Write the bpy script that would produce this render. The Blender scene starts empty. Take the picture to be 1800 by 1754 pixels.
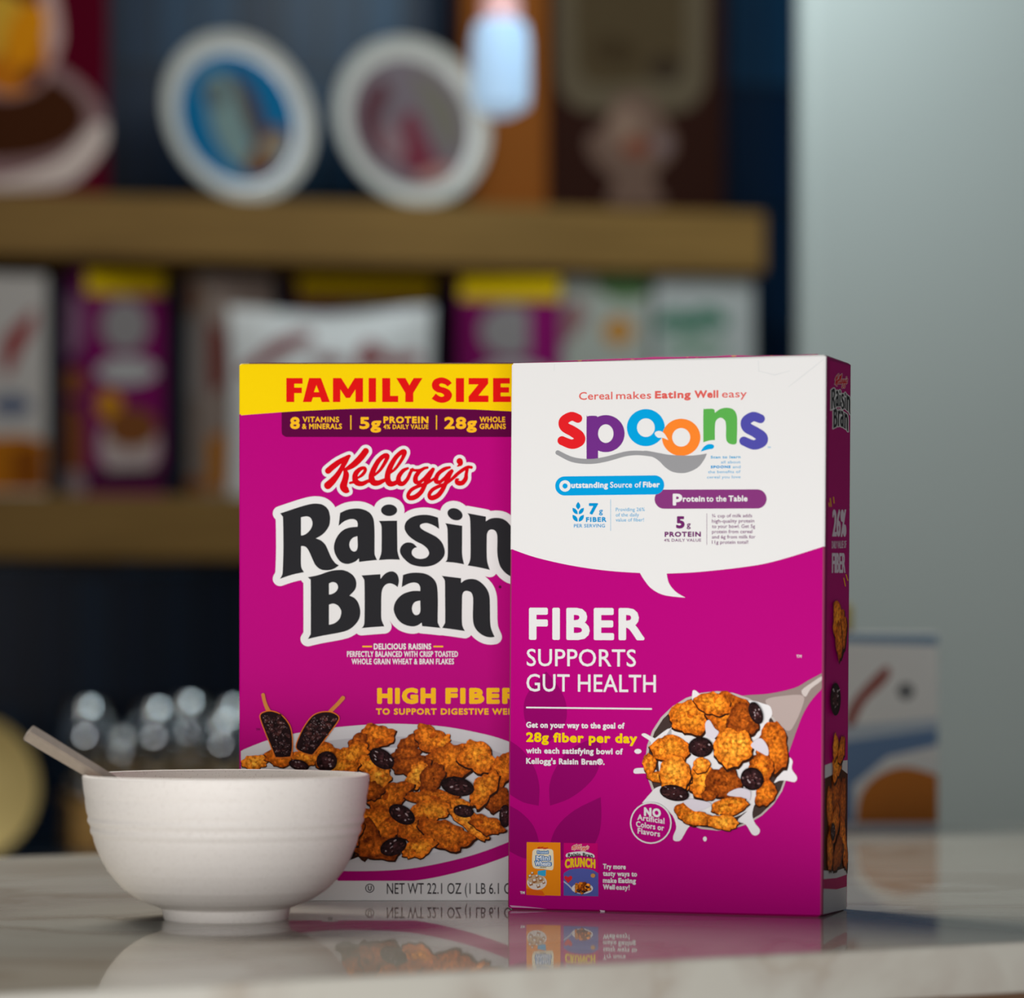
import bpy, bmesh, math, random
import numpy as np
from mathutils import Vector, Matrix
from mathutils.geometry import tessellate_polygon

S = bpy.context.scene
C = S.collection
random.seed(7)

# ------------------------------------------------------------------ camera, world, lights
F, PX, PY = 6000.0, 900.0, 1145.0          # focal length and principal point of the photo, in its pixels
TOP = 0.92                                  # counter height
CAM = Vector((0.0, 0.0, TOP + 0.158))
cd = bpy.data.cameras.new('camera')
cam = bpy.data.objects.new('camera', cd)
C.objects.link(cam)
cam.location = CAM
cam.rotation_euler = (math.pi/2, 0, 0)
cd.sensor_fit = 'HORIZONTAL'
cd.sensor_width = 36.0
cd.lens = F/1800*36
cd.shift_y = (PY-877)/1800
cd.dof.use_dof = True
cd.dof.focus_distance = 2.11
cd.dof.aperture_fstop = 4.0
cd.clip_start = 0.05
S.camera = cam
S.view_settings.view_transform = 'Standard'
S.view_settings.look = 'None'
S.view_settings.exposure = 0.0
S.view_settings.gamma = 1.0
S.cycles.use_denoising = True
S.cycles.max_bounces = 8
S.cycles.sample_clamp_indirect = 8

w = bpy.data.worlds.new('world')
S.world = w
w.use_nodes = True
w.node_tree.nodes['Background'].inputs[0].default_value = (0.75, 0.85, 1.0, 1)
w.node_tree.nodes['Background'].inputs[1].default_value = 0.06

def area(name, loc, target, size, power, col=(1, 1, 1), size_y=None):
    d = bpy.data.lights.new(name, 'AREA')
    d.energy = power
    d.color = col
    d.size = size
    if size_y:
        d.shape = 'RECTANGLE'
        d.size_y = size_y
    o = bpy.data.objects.new(name, d)
    C.objects.link(o)
    o.location = loc
    o.rotation_euler = (Vector(target)-Vector(loc)).to_track_quat('-Z', 'Y').to_euler()
    return o

area('key_light', (-0.45, 0.1, 0.755), (-0.10, 2.1, 0.84), 1.8, 46, (1.0, 0.985, 0.975), 0.80)  # unseen soft light in front, set low so the slab shades the box feet
area('front_fill', (-0.1, -1.6, 1.35), (0.0, 2.1, 1.05), 1.8, 5.5, (1, 0.985, 0.98))
area('ceiling_panel', (-0.75, 3.0, 2.25), (0.0, 2.1, 0.92), 0.8, 34, (1.0, 0.96, 0.88))
area('shelf_panel', (-0.4, 3.6, 2.7), (-0.3, 5.2, 1.4), 1.0, 4.4, (1.0, 0.93, 0.82))
area('wall_panel', (0.16, 4.25, 2.40), (0.46, 4.75, 1.85), 0.35, 6.5, (0.82, 0.95, 1.0))

# ------------------------------------------------------------------ helpers
def s2l(c):
    return tuple(((v/255)/12.92 if v/255 <= 0.04045 else ((v/255+0.055)/1.055)**2.4) for v in c[:3])

def ray(px, py):
    return Vector(((px-PX)/F, 1.0, (PY-py)/F))

def at(px, Y):                              # world x of a photo column at depth Y
    return (px-PX)/F*Y

def zat(py, Y):                             # world z of a photo row at depth Y
    return CAM.z+(PY-py)/F*Y

def hit(px, py, P, n):                      # where the sight line meets the plane (P, n)
    d = ray(px, py)
    t = (P-CAM).dot(n)/d.dot(n)
    return CAM+d*t

MATS = {}
def mat(name, col, rough=0.5, metal=0.0, spec=0.5, coat=0.0, noise=None, bump=None, emit=None, trans=0.0, ior=1.5):
    if name in MATS:
        return MATS[name]
    m = bpy.data.materials.new(name)
    m.use_nodes = True
    nt = m.node_tree
    b = nt.nodes['Principled BSDF']
    c = (*s2l(col), 1)
    b.inputs['Base Color'].default_value = c
    b.inputs['Roughness'].default_value = rough
    b.inputs['Metallic'].default_value = metal
    b.inputs['Specular IOR Level'].default_value = spec
    b.inputs['Coat Weight'].default_value = coat
    b.inputs['Transmission Weight'].default_value = trans
    b.inputs['IOR'].default_value = ior
    if emit:
        b.inputs['Emission Color'].default_value = (*s2l(emit[0]), 1)
        b.inputs['Emission Strength'].default_value = emit[1]
    if noise:                               # (other colour, scale xyz, detail, lo, hi)
        tc = nt.nodes.new('ShaderNodeTexCoord')
        mp = nt.nodes.new('ShaderNodeMapping')
        mp.inputs['Scale'].default_value = noise[1]
        n = nt.nodes.new('ShaderNodeTexNoise')
        n.inputs['Scale'].default_value = 1.0
        n.inputs['Detail'].default_value = noise[2]
        r = nt.nodes.new('ShaderNodeValToRGB')
        r.color_ramp.elements[0].position = noise[3]
        r.color_ramp.elements[1].position = noise[4]
        r.color_ramp.elements[0].color = c
        r.color_ramp.elements[1].color = (*s2l(noise[0]), 1)
        nt.links.new(tc.outputs['Object'], mp.inputs[0])
        nt.links.new(mp.outputs[0], n.inputs['Vector'])
        nt.links.new(n.outputs[0], r.inputs[0])
        nt.links.new(r.outputs[0], b.inputs['Base Color'])
        if bump:
            bp = nt.nodes.new('ShaderNodeBump')
            bp.inputs['Strength'].default_value = bump
            bp.inputs['Distance'].default_value = 0.001
            nt.links.new(n.outputs[0], bp.inputs['Height'])
            nt.links.new(bp.outputs[0], b.inputs['Normal'])
    MATS[name] = m
    return m

def print_mat(name, rough, food=False):     # printed card: the ink colour is stored per corner
    m = bpy.data.materials.new(name)
    m.use_nodes = True
    nt = m.node_tree
    b = nt.nodes['Principled BSDF']
    b.inputs['Roughness'].default_value = rough
    b.inputs['Specular IOR Level'].default_value = 0.02
    a = nt.nodes.new('ShaderNodeAttribute')
    a.attribute_name = 'ink'
    if food:
        tc = nt.nodes.new('ShaderNodeTexCoord')
        v = nt.nodes.new('ShaderNodeTexVoronoi')
        v.inputs['Scale'].default_value = 430
        n = nt.nodes.new('ShaderNodeTexNoise')
        n.inputs['Scale'].default_value = 480
        n.inputs['Detail'].default_value = 5
        n.inputs['Roughness'].default_value = 0.7
        nt.links.new(tc.outputs['Object'], n.inputs['Vector'])
        nt.links.new(tc.outputs['Object'], v.inputs['Vector'])
        mu = nt.nodes.new('ShaderNodeMath')
        mu.operation = 'MULTIPLY_ADD'
        mu.inputs[1].default_value = -0.22
        nt.links.new(v.outputs['Distance'], mu.inputs[0])
        nt.links.new(n.outputs[0], mu.inputs[2])
        r = nt.nodes.new('ShaderNodeValToRGB')
        e = r.color_ramp.elements
        e[0].position = 0.16
        e[0].color = (0.22, 0.13, 0.08, 1)
        e[1].position = 0.62
        e[1].color = (2.3, 2.4, 2.6, 1)
        k = e.new(0.36)
        k.color = (0.95, 0.92, 0.85, 1)
        nt.links.new(mu.outputs[0], r.inputs[0])
        mx = nt.nodes.new('ShaderNodeMix')
        mx.data_type = 'RGBA'
        mx.blend_type = 'MULTIPLY'
        mx.inputs[0].default_value = 1.0
        nt.links.new(a.outputs['Color'], mx.inputs[6])
        nt.links.new(r.outputs[0], mx.inputs[7])
        nt.links.new(mx.outputs[2], b.inputs['Base Color'])
    else:
        nt.links.new(a.outputs['Color'], b.inputs['Base Color'])
    return m

PRINT = print_mat('printed_card', 0.42)
FOOD = print_mat('printed_food', 0.42, True)
PRINT_FAR = print_mat('printed_card_satin', 0.55)

def tag(o, label=None, cat=None, group=None, kind=None):
    if label: o['label'] = label
    if cat: o['category'] = cat
    if group: o['group'] = group
    if kind: o['kind'] = kind
    return o

def link_mesh(name, me, mats, parent=None, smooth=False):
    o = bpy.data.objects.new(name, me)
    C.objects.link(o)
    for m in (mats if isinstance(mats, (list, tuple)) else [mats]):
        me.materials.append(m)
    if parent:
        o.parent = parent
    if smooth:
        me.polygons.foreach_set('use_smooth', [True]*len(me.polygons))
        me.set_sharp_from_angle(angle=math.radians(40))
    return o

def bm_obj(name, bm, m, parent=None, smooth=False):
    me = bpy.data.meshes.new(name)
    bmesh.ops.recalc_face_normals(bm, faces=bm.faces[:])
    bm.to_mesh(me)
    bm.free()
    return link_mesh(name, me, m, parent, smooth)

def empty(name, loc, rz=0.0):
    o = bpy.data.objects.new(name, None)
    C.objects.link(o)
    o.empty_display_size = 0.02
    o.location = loc
    o.rotation_euler = (0, 0, rz)
    return o

def box(bm, x0, x1, y0, y1, z0, z1, bev=0.0, seg=2):
    r = bmesh.ops.create_cube(bm, size=1)
    for v in r['verts']:
        v.co = Vector(((x0+x1)/2+v.co.x*(x1-x0), (y0+y1)/2+v.co.y*(y1-y0), (z0+z1)/2+v.co.z*(z1-z0)))
    if bev:
        es = list({e for v in r['verts'] for e in v.link_edges})
        bmesh.ops.bevel(bm, geom=es, offset=bev, segments=seg, affect='EDGES', profile=0.5)

def lathe(bm, prof, n=64, cap0=False, cap1=False, M=None):
    rings = []
    for r, z in prof:
        rings.append([bm.verts.new((r*math.cos(2*math.pi*i/n), r*math.sin(2*math.pi*i/n), z)) for i in range(n)])
    for a, b in zip(rings, rings[1:]):
        for i in range(n):
            bm.faces.new((a[i], a[(i+1) % n], b[(i+1) % n], b[i]))
    if cap0: bm.faces.new(rings[0][::-1])
    if cap1: bm.faces.new(rings[-1])
    if M:
        for ring in rings:
            for v in ring: v.co = M @ v.co

# ---- text outlines in font units
_tc = {}
def text_geo(s, sp=1.0):
    k0 = (s, round(sp, 3))
    if k0 in _tc:
        return _tc[k0]
    cu = bpy.data.curves.new('t', 'FONT')
    cu.body = s
    cu.resolution_u = 3
    cu.space_character = sp
    ob = bpy.data.objects.new('t', cu)
    me = bpy.data.meshes.new_from_object(ob)
    vs = [(v.co.x, v.co.y) for v in me.vertices]
    # weld
    key, idx, out = {}, [], []
    for v in vs:
        k = (round(v[0], 5), round(v[1], 5))
        if k not in key:
            key[k] = len(out)
            out.append(v)
        idx.append(key[k])
    faces = []
    for p in me.polygons:
        f = [idx[i] for i in p.vertices]
        if len(set(f)) < 3: continue
        ar = sum(out[f[i]][0]*out[f[(i+1) % len(f)]][1]-out[f[(i+1) % len(f)]][0]*out[f[i]][1] for i in range(len(f)))
        if abs(ar) < 1e-12: continue
        faces.append(f if ar > 0 else f[::-1])
    cnt = {}
    for f in faces:
        for i in range(len(f)):
            cnt[(f[i], f[(i+1) % len(f)])] = 1
    bnd = [e for e in cnt if (e[1], e[0]) not in cnt]     # interior is on the left
    bpy.data.objects.remove(ob)
    bpy.data.meshes.remove(me)
    bpy.data.curves.remove(cu)
    _tc[k0] = (out, faces, bnd)
    return _tc[k0]

CAPH = max(v[1] for v in text_geo('H')[0])

def cr(pts, n=6, closed=False):
    """Catmull-Rom through points; a point given with a trailing 'c' is a sharp corner. Extra coordinates are carried along."""
    P = [tuple(p[:-1]) if p[-1] == 'c' else tuple(p) for p in pts]
    K = [p[-1] == 'c' for p in pts]
    N = len(P)
    out = []
    for i in range(N if closed else N-1):
        p1, p2 = P[i], P[(i+1) % N]
        p0 = P[i-1] if (closed or i > 0) and not K[i] else p1
        p3 = P[(i+2) % N] if (closed or i+2 < N) and not K[(i+1) % N] else p2
        for k in range(n):
            t = k/n
            out.append(tuple(0.5*(2*b+(c-a)*t+(2*a-5*b+4*c-d)*t*t+(3*b-a-3*c+d)*t**3) for a, b, c, d in zip(p0, p1, p2, p3)))
    if not closed:
        out.append(P[-1])
    return out

class Art:
    """Flat printed shapes, drawn in photo pixels and carried along the sight lines onto one face of a box."""
    def __init__(self, fn, root, mt=None):
        self.fn, self.root, self.parts = fn, root, {}
        self.cur, self.L, self.mt = None, 0, mt or PRINT
    def part(self, name, label=None):
        self.cur = name
        self.parts.setdefault(name, dict(v=[], f=[], c=[], m=[], label=label))
        return self
    def _add(self, vs, faces, cols, food=False):
        d = self.parts[self.cur]
        o = len(d['v'])
        self.k = getattr(self, 'k', 0)+1
        d['v'] += [self.fn(x, y, self.L+(self.k % 8)*0.11) for x, y in vs]
        for f in faces:
            d['f'].append([i+o for i in f])
            d['c'].append([cols[i] for i in f] if isinstance(cols, list) else [cols]*len(f))
            d['m'].append(1 if food else 0)
    def poly(self, pts, col, holes=(), food=False, n=0, grad=None):
        loops = [list(pts)]+[list(h) for h in holes]
        if n: loops = [cr(l, n, True) for l in loops]
        loops = [[p[:2] for p in l] for l in loops]
        tris = tessellate_polygon([[Vector((p[0], p[1], 0)) for p in l] for l in loops])
        flat = [p for l in loops for p in l]
        cc = [s2l(grad(*p)) for p in flat] if grad else s2l(col)
        self._add(flat, [list(t) for t in tris], cc, food)
    def fan(self, c, pts, col, col2=None, food=False):
        vs = [c]+pts
        n = len(pts)
        cc = [s2l(col)]+[s2l(col2 or col)]*n
        self._add(vs, [[0, i+1, (i+1) % n+1] for i in range(n)], cc, food)
    def disc(self, x, y, rx, col, ry=None, rot=0, n=28, col2=None, food=False):
        ry = ry or rx
        a = math.radians(rot)
        pts = []
        for i in range(n):
            t = 2*math.pi*i/n
            u, v = rx*math.cos(t), ry*math.sin(t)
            pts.append((x+u*math.cos(a)-v*math.sin(a), y+u*math.sin(a)+v*math.cos(a)))
        self.fan((x, y), pts, col, col2, food)
    def ring(self, x, y, rx, ry, ix, iy, col, n=40):
        o = [(x+rx*math.cos(2*math.pi*i/n), y+ry*math.sin(2*math.pi*i/n)) for i in range(n)]
        q = [(x+ix*math.cos(2*math.pi*i/n), y+iy*math.sin(2*math.pi*i/n)) for i in range(n)]
        self._add(o+q, [[i, (i+1) % n, n+(i+1) % n, n+i] for i in range(n)], s2l(col))
    def field(self, segs, col, tris=(), bold=None, step=0.5):
        """one clean flat shape out of many overlapping thick segments (x, y, r) - (x, y, r) and filled triangles"""
        X = [v for q in segs for v in (q[0]-q[2], q[0]+q[2], q[3]-q[5], q[3]+q[5])]+[p[0] for t in tris for p in t]
        Y = [v for q in segs for v in (q[1]-q[2], q[1]+q[2], q[4]-q[5], q[4]+q[5])]+[p[1] for t in tris for p in t]
        m = 2.5*step+(bold or 0)
        x0, y0 = min(X)-m, min(Y)-m
        nx, ny = int((max(X)+m-x0)/step)+2, int((max(Y)+m-y0)/step)+2
        gx, gy = x0+np.arange(nx)*step, y0+np.arange(ny)*step
        D = np.full((ny, nx), 1e3)
        def win(xa, xb, ya, yb):
            i0, i1 = max(0, int((xa-x0)/step)), min(nx, int((xb-x0)/step)+2)
            j0, j1 = max(0, int((ya-y0)/step)), min(ny, int((yb-y0)/step)+2)
            return slice(j0, j1), slice(i0, i1)
        for ax, ay, ra, bx, by, rb in segs:
            r = max(ra, rb)+m+(bold or 0)
            w_ = win(min(ax, bx)-r, max(ax, bx)+r, min(ay, by)-r, max(ay, by)+r)
            px, py = gx[w_[1]][None, :], gy[w_[0]][:, None]
            dx, dy = bx-ax, by-ay
            l2 = dx*dx+dy*dy
            t = np.clip(((px-ax)*dx+(py-ay)*dy)/l2, 0, 1) if l2 > 1e-12 else np.zeros((1, 1))
            d = np.hypot(px-ax-t*dx, py-ay-t*dy)-(ra+(rb-ra)*t)
            D[w_] = np.minimum(D[w_], d)
        if tris:
            ins = np.zeros((ny, nx), bool)
            for tr in tris:
                xs, ys = [p[0] for p in tr], [p[1] for p in tr]
                w_ = win(min(xs), max(xs), min(ys), max(ys))
                px, py = gx[w_[1]][None, :], gy[w_[0]][:, None]
                pos, neg = True, True
                for i in range(len(tr)):
                    (ax, ay), (bx, by) = tr[i-1], tr[i]
                    c_ = (bx-ax)*(py-ay)-(by-ay)*(px-ax)
                    pos, neg = pos & (c_ >= 0), neg & (c_ <= 0)
                ins[w_] |= (pos | neg)
            if bold is None:
                D = np.where(ins, np.minimum(D, -step), D)
            else:
                D = np.where(ins, -np.minimum(D, 2*step), D)-bold
        neg = D < 0
        s4 = neg[:-1, :-1].astype(int)+neg[:-1, 1:]+neg[1:, :-1]+neg[1:, 1:]
        V, Fc = [], []
        def addp(P):
            o = len(V)
            V.extend(P)
            Fc.append(list(range(o, o+len(P))))
        for j in range(ny-1):
            row = s4[j]
            full = np.flatnonzero(row == 4)
            if len(full):
                br = np.flatnonzero(np.diff(full) > 1)
                st = np.concatenate(([0], br+1))
                en = np.concatenate((br, [len(full)-1]))
                for a_, b_ in zip(st, en):
                    i0, i1 = full[a_], full[b_]+1
                    addp([(gx[i0], gy[j]), (gx[i1], gy[j]), (gx[i1], gy[j+1]), (gx[i0], gy[j+1])])
            for i in np.flatnonzero((row > 0) & (row < 4)):
                cs = [(gx[i], gy[j], D[j, i]), (gx[i+1], gy[j], D[j, i+1]), (gx[i+1], gy[j+1], D[j+1, i+1]), (gx[i], gy[j+1], D[j+1, i])]
                P = []
                for q in range(4):
                    a_, b_ = cs[q], cs[(q+1) % 4]
                    if a_[2] < 0: P.append((a_[0], a_[1]))
                    if (a_[2] < 0) != (b_[2] < 0):
                        t = a_[2]/(a_[2]-b_[2])
                        P.append((a_[0]+(b_[0]-a_[0])*t, a_[1]+(b_[1]-a_[1])*t))
                if len(P) > 2: addp(P)
        if Fc: self._add(V, Fc, s2l(col))
    def segs(self, pts, n=5, grow=0.0, smooth=True):
        P = cr([tuple(p) for p in pts], n) if smooth and len(pts) > 2 else pts
        return [(p[0], p[1], p[2]+grow, q[0], q[1], q[2]+grow) for p, q in zip(P, P[1:])]
    def stroke(self, pts, col, n=5, grow=0.0, smooth=True, step=None):
        sg = self.segs(pts, n, grow, smooth)
        self.field(sg, col, step=step or max(.12, min(.6, min(q[2] for q in sg)/3)))
    def rect(self, x0, y0, x1, y1, col):
        self.poly([(x0, y0), (x1, y0), (x1, y1), (x0, y1)], col)
    def rrect(self, x0, y0, x1, y1, r, col):
        pts = []
        for cx, cy, a0 in ((x1-r, y0+r, -90), (x1-r, y1-r, 0), (x0+r, y1-r, 90), (x0+r, y0+r, 180)):
            for k in range(6):
                a = math.radians(a0+18*k)
                pts.append((cx+r*math.cos(a), cy+r*math.sin(a)))
        self.poly(pts, col)
    def text(self, s, x0, x1, yb, cap, col, bold=0.0, slope=None, rnd=False, slant=0.0, arch=0.0):
        vs, faces, bnd = text_geo(s, 1+min(.18, (3.0 if s.isupper() else 1.6)*bold/cap))
        gx0, gx1 = min(v[0] for v in vs), max(v[0] for v in vs)
        ky = (cap-2*bold)/CAPH
        kx = ky if x1 is None else (x1-x0-2*bold)/(gx1-gx0)
        if slope is None: slope = self.slope(yb) if hasattr(self, 'slope') else 0.0
        P = []
        for gx, gy in vs:
            x = x0+bold+(gx-gx0)*kx
            u = (gx-gx0)/(gx1-gx0+1e-9)*2-1
            P.append((x+gy*ky*slant, yb-bold-gy*ky+slope*(x-x0)+arch*u*u))
        if bold > 0:
            st = max(.14, min(.5, cap/40, bold*1.2))
            self.field([(*P[p], 0.0, *P[q], 0.0) for p, q in bnd], col, [[P[i] for i in f] for f in faces], bold, st)
        else:
            self._add(P, faces, s2l(col))
    def flake(self, x, y, rx, ry, rot=0, tone=0, rough=0.16, n=34):
        base = [((232, 130, 28), (172, 76, 10)), ((246, 156, 40), (206, 100, 16)), ((190, 94, 20), (126, 52, 8)), ((252, 176, 56), (228, 120, 24))][tone]
        a = math.radians(rot)
        ph = [random.uniform(0, 6.28) for _ in range(5)]
        pts, edge = [], []
        for i in range(n):
            t = 2*math.pi*i/n
            k = 1+rough*(0.5*math.sin(2*t+ph[0])+0.5*math.sin(3*t+ph[1])+0.45*math.sin(5*t+ph[2])+0.4*math.sin(9*t+ph[3]))+random.uniform(-.05, .05)
            for lst, m in ((pts, 1.0), (edge, 1.06)):
                u, v = rx*k*m*math.cos(t), ry*k*m*math.sin(t)
                lst.append((x+u*math.cos(a)-v*math.sin(a), y+u*math.sin(a)+v*math.cos(a)))
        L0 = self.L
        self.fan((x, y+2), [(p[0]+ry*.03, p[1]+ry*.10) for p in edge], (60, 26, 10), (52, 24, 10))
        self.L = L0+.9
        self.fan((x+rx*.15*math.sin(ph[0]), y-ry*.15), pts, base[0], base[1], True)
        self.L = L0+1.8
        for _ in range(4 if rx > 10 else 0):
            u, v = random.uniform(-.5, .5)*rx, random.uniform(-.5, .4)*ry
            X, Y = x+u*math.cos(a)-v*math.sin(a), y+u*math.sin(a)+v*math.cos(a)
            self.disc(X, Y, rx*random.uniform(.12, .3), base[0] if _ else base[1], ry*random.uniform(.12, .3), random.uniform(0, 180), 12, random.choice((base[0], base[1])), True)
        self.L = L0+1.4
    def raisin(self, x, y, rx, ry, rot=0, tint=(66, 34, 36)):
        L0 = self.L
        self.disc(x, y, rx, tint, ry, rot, 22, (24, 12, 14), True)
        a = math.radians(rot)
        self.L = L0+.9
        for _ in range(15):
            u, v = random.uniform(-.7, .7)*rx, random.uniform(-.65, .5)*ry
            self.disc(x+u*math.cos(a)-v*math.sin(a), y+u*math.sin(a)+v*math.cos(a), rx*random.uniform(.04, .15), random.choice(((132, 100, 100), (196, 176, 178), (92, 54, 52), (18, 9, 11))), ry*random.uniform(.04, .10), rot+random.uniform(-40, 40), 8)
        self.L = L0+.8
    def build(self):
        for name, d in self.parts.items():
            if not d['f']: continue
            me = bpy.data.meshes.new(name)
            me.from_pydata([tuple(v) for v in d['v']], [], d['f'])
            at_ = me.color_attributes.new('ink', 'FLOAT_COLOR', 'CORNER')
            flat = []
            for c in d['c']:
                for k in c: flat += [k[0], k[1], k[2], 1.0]
            at_.data.foreach_set('color', flat)
            o = link_mesh(name, me, [self.mt, FOOD], self.root)
            me.polygons.foreach_set('material_index', d['m'])
            if d['label']: o['label'] = d['label']

class Scaled:
    """draw with another origin and scale (the units of an enlarged crop of the photo)"""
    def __init__(self, art, ox, oy, k):
        self.a, self.ox, self.oy, self.k = art, ox, oy, k
    def pts(self, P):
        out = []
        for p in P:
            q = [self.ox+p[0]/self.k, self.oy+p[1]/self.k]+[v if v == 'c' else v/self.k for v in p[2:]]
            out.append(tuple(q))
        return out
    def poly(self, P, col, holes=(), **kw): self.a.poly(self.pts(P), col, [self.pts(h) for h in holes], **kw)
    def stroke(self, P, col, **kw): self.a.stroke(self.pts(P), col, **kw)
    def disc(self, x, y, rx, col, ry=None, rot=0, **kw): self.a.disc(self.ox+x/self.k, self.oy+y/self.k, rx/self.k, col, (ry or rx)/self.k, rot, **kw)
    def ring(self, x, y, rx, ry, ix, iy, col): self.a.ring(self.ox+x/self.k, self.oy+y/self.k, rx/self.k, ry/self.k, ix/self.k, iy/self.k, col)
    def text(self, s, x0, x1, yb, cap, col, bold=0.0, **kw):
        self.a.text(s, self.ox+x0/self.k, None if x1 is None else self.ox+x1/self.k, self.oy+yb/self.k, cap/self.k, col, bold/self.k, **{k_: (v_/self.k if k_ == 'arch' else v_) for k_, v_ in kw.items()})
    def flake(self, x, y, rx, ry, rot=0, tone=0, **kw): self.a.flake(self.ox+x/self.k, self.oy+y/self.k, rx/self.k, ry/self.k, rot, tone, **kw)
    def raisin(self, x, y, rx, ry, rot=0, **kw): self.a.raisin(self.ox+x/self.k, self.oy+y/self.k, rx/self.k, ry/self.k, rot, **kw)

class Carton:
    """A standing cardboard box. (x0, y0) is its front lower left corner, a the turn of its front, all in metres."""
    def __init__(self, name, x0, y0, z0, a, W, D, H, front, side, top, bev=0.0012, levels=(), lean=0.0, mt=None, edge=None, soft_top=0.0):
        self.a, self.W, self.D, self.H = a, W, D, H
        u = Vector((math.cos(a), math.sin(a), 0))
        n = Vector((-math.sin(a), math.cos(a), 0))
        base = Vector((x0, y0, z0))+u*W/2+n*D/2
        self.root = empty(name, base, a)
        self.u, self.n, self.base, self.lean = u, n, base, lean
        prof, zone = [], []
        for k, (cx, cy, a0) in enumerate(((W/2-bev, -D/2+bev, -90), (W/2-bev, D/2-bev, 0), (-W/2+bev, D/2-bev, 90), (-W/2+bev, -D/2+bev, 180))):
            for j in range(4):
                t = math.radians(a0+30*j)
                prof.append((cx+bev*math.cos(t), cy+bev*math.sin(t), cx, cy))
                zone.append(('corner', k) if j < 3 else (('right', 'back', 'left', 'front')[k], 0))
        zs = sorted(set([0.0016]+[l for l in levels]+[H-0.0010]))
        rings = [(0.0, 0.0022)]+[(z, 0.0) for z in zs]+[(H, 0.0012)]
        vs, fs, cs = [], [], []
        N = len(prof)
        for z, ins in rings:
            for x, y, cx, cy in prof:
                sx = max(0, abs(x)-ins)*(1 if x > 0 else -1)
                sy = max(0, abs(y)-ins)*(1 if y > 0 else -1)
                vs.append((sx+lean*z, sy, z))
        col = lambda q, z: s2l(q(z) if callable(q) else q)
        for r in range(len(rings)-1):
            zm = (rings[r][0]+rings[r+1][0])/2
            for i in range(N):
                j = (i+1) % N
                fs.append([r*N+i, r*N+j, (r+1)*N+j, (r+1)*N+i])
                zn = zone[i]
                if zn[0] == 'front': c = col(front, zm)
                elif zn[0] in ('left', 'right', 'back'): c = col(side, zm)
                else: c = col(edge or front, zm) if zn[1] in (0, 3) else col(side, zm)
                cs.append(c)
        fs.append(list(range(N))[::-1])
        cs.append(s2l((120, 110, 100)))
        fs.append([(len(rings)-1)*N+i for i in range(N)])
        cs.append(s2l(top))
        me = bpy.data.meshes.new('carton')
        me.from_pydata(vs, [], fs)
        at_ = me.color_attributes.new('ink', 'FLOAT_COLOR', 'CORNER')
        flat = []
        for f, c in zip(fs, cs): flat += [c[0], c[1], c[2], 1.0]*len(f)
        at_.data.foreach_set('color', flat)
        self.mt = mt or PRINT
        self.body = link_mesh('carton', me, self.mt, self.root)
    def local(self, p):
        d = p-self.base
        return Vector((d.dot(self.u), d.dot(self.n), d.z))
    def _fn(self, P, n, off):
        inv = lambda p: self.local(p)
        def f(px, py, L):
            q = self.local(hit(px, py, P, n))
            m = self.W/2-.0011
            q.x = max(-m, min(m, q.x-self.lean*q.z))+self.lean*q.z
            return q+off*(0.00006+L*0.00004)
        return f
    def front(self):
        P = self.base-self.n*self.D/2
        return Art(self._fn(P, self.n, Vector((0, -1, 0))), self.root, self.mt)
    def right(self):
        P = self.base+self.u*self.W/2
        def f(px, py, L):
            q = self.local(hit(px, py, P, self.u))
            m = self.D/2-.0012
            return Vector((self.W/2+self.lean*q.z+0.00006+L*0.00004, max(-m, min(m, q.y)), q.z))
        return Art(f, self.root, self.mt)
    def left(self):
        P = self.base-self.u*self.W/2
        def f(px, py, L):
            q = self.local(hit(px, py, P, self.u))
            m = self.D/2-.0012
            return Vector((-self.W/2+self.lean*q.z-0.00006-L*0.00004, max(-m, min(m, q.y)), q.z))
        return Art(f, self.root, self.mt)

def width_to(px, x0, y0, a):                # length along direction a from (x0,y0) to the photo column px
    k = (px-PX)/F
    return (k*y0-x0)/(math.cos(a)-k*math.sin(a))

def ground(px, py, z=TOP):
    d = ray(px, py)
    t = (z-CAM.z)/d.z
    return CAM+d*t

# ------------------------------------------------------------------ setting
SA = math.atan2(0.24, 1.134)                # direction of the shelf wall
def shelf_y(px):                            # depth of the shelf front under a photo column
    return 5.0/(1-(px-PX)/F*math.tan(SA))*(1-(0-PX)/F*math.tan(SA))
su = Vector((math.cos(SA), math.sin(SA), 0))
sn = Vector((-math.sin(SA), math.cos(SA), 0))
SF = Vector((at(0, 5.0), 5.0, 0))           # a point of the shelf fronts

def tile_mat():
    m = bpy.data.materials.new('navy_tiles')
    m.use_nodes = True
    nt = m.node_tree
    b = nt.nodes['Principled BSDF']
    tc = nt.nodes.new('ShaderNodeTexCoord')
    mp = nt.nodes.new('ShaderNodeMapping')
    mp.inputs['Rotation'].default_value = (math.pi/2, 0, math.pi/2)
    br = nt.nodes.new('ShaderNodeTexBrick')
    br.offset = 0.0
    br.inputs['Color1'].default_value = (*s2l((4, 34, 62)), 1)
    br.inputs['Color2'].default_value = (*s2l((32, 84, 120)), 1)
    br.inputs['Mortar'].default_value = (*s2l((12, 26, 38)), 1)
    br.inputs['Scale'].default_value = 1.0
    br.inputs['Mortar Size'].default_value = 0.004
    br.inputs['Brick Width'].default_value = 0.20
    br.inputs['Row Height'].default_value = 0.066
    br.inputs['Bias'].default_value = -0.25
    nt.links.new(tc.outputs['Object'], mp.inputs[0])
    nt.links.new(mp.outputs[0], br.inputs['Vector'])
    nt.links.new(br.outputs[0], b.inputs['Base Color'])
    b.inputs['Roughness'].default_value = 0.35
    b.inputs['Specular IOR Level'].default_value = 0.25
    return m

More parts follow.
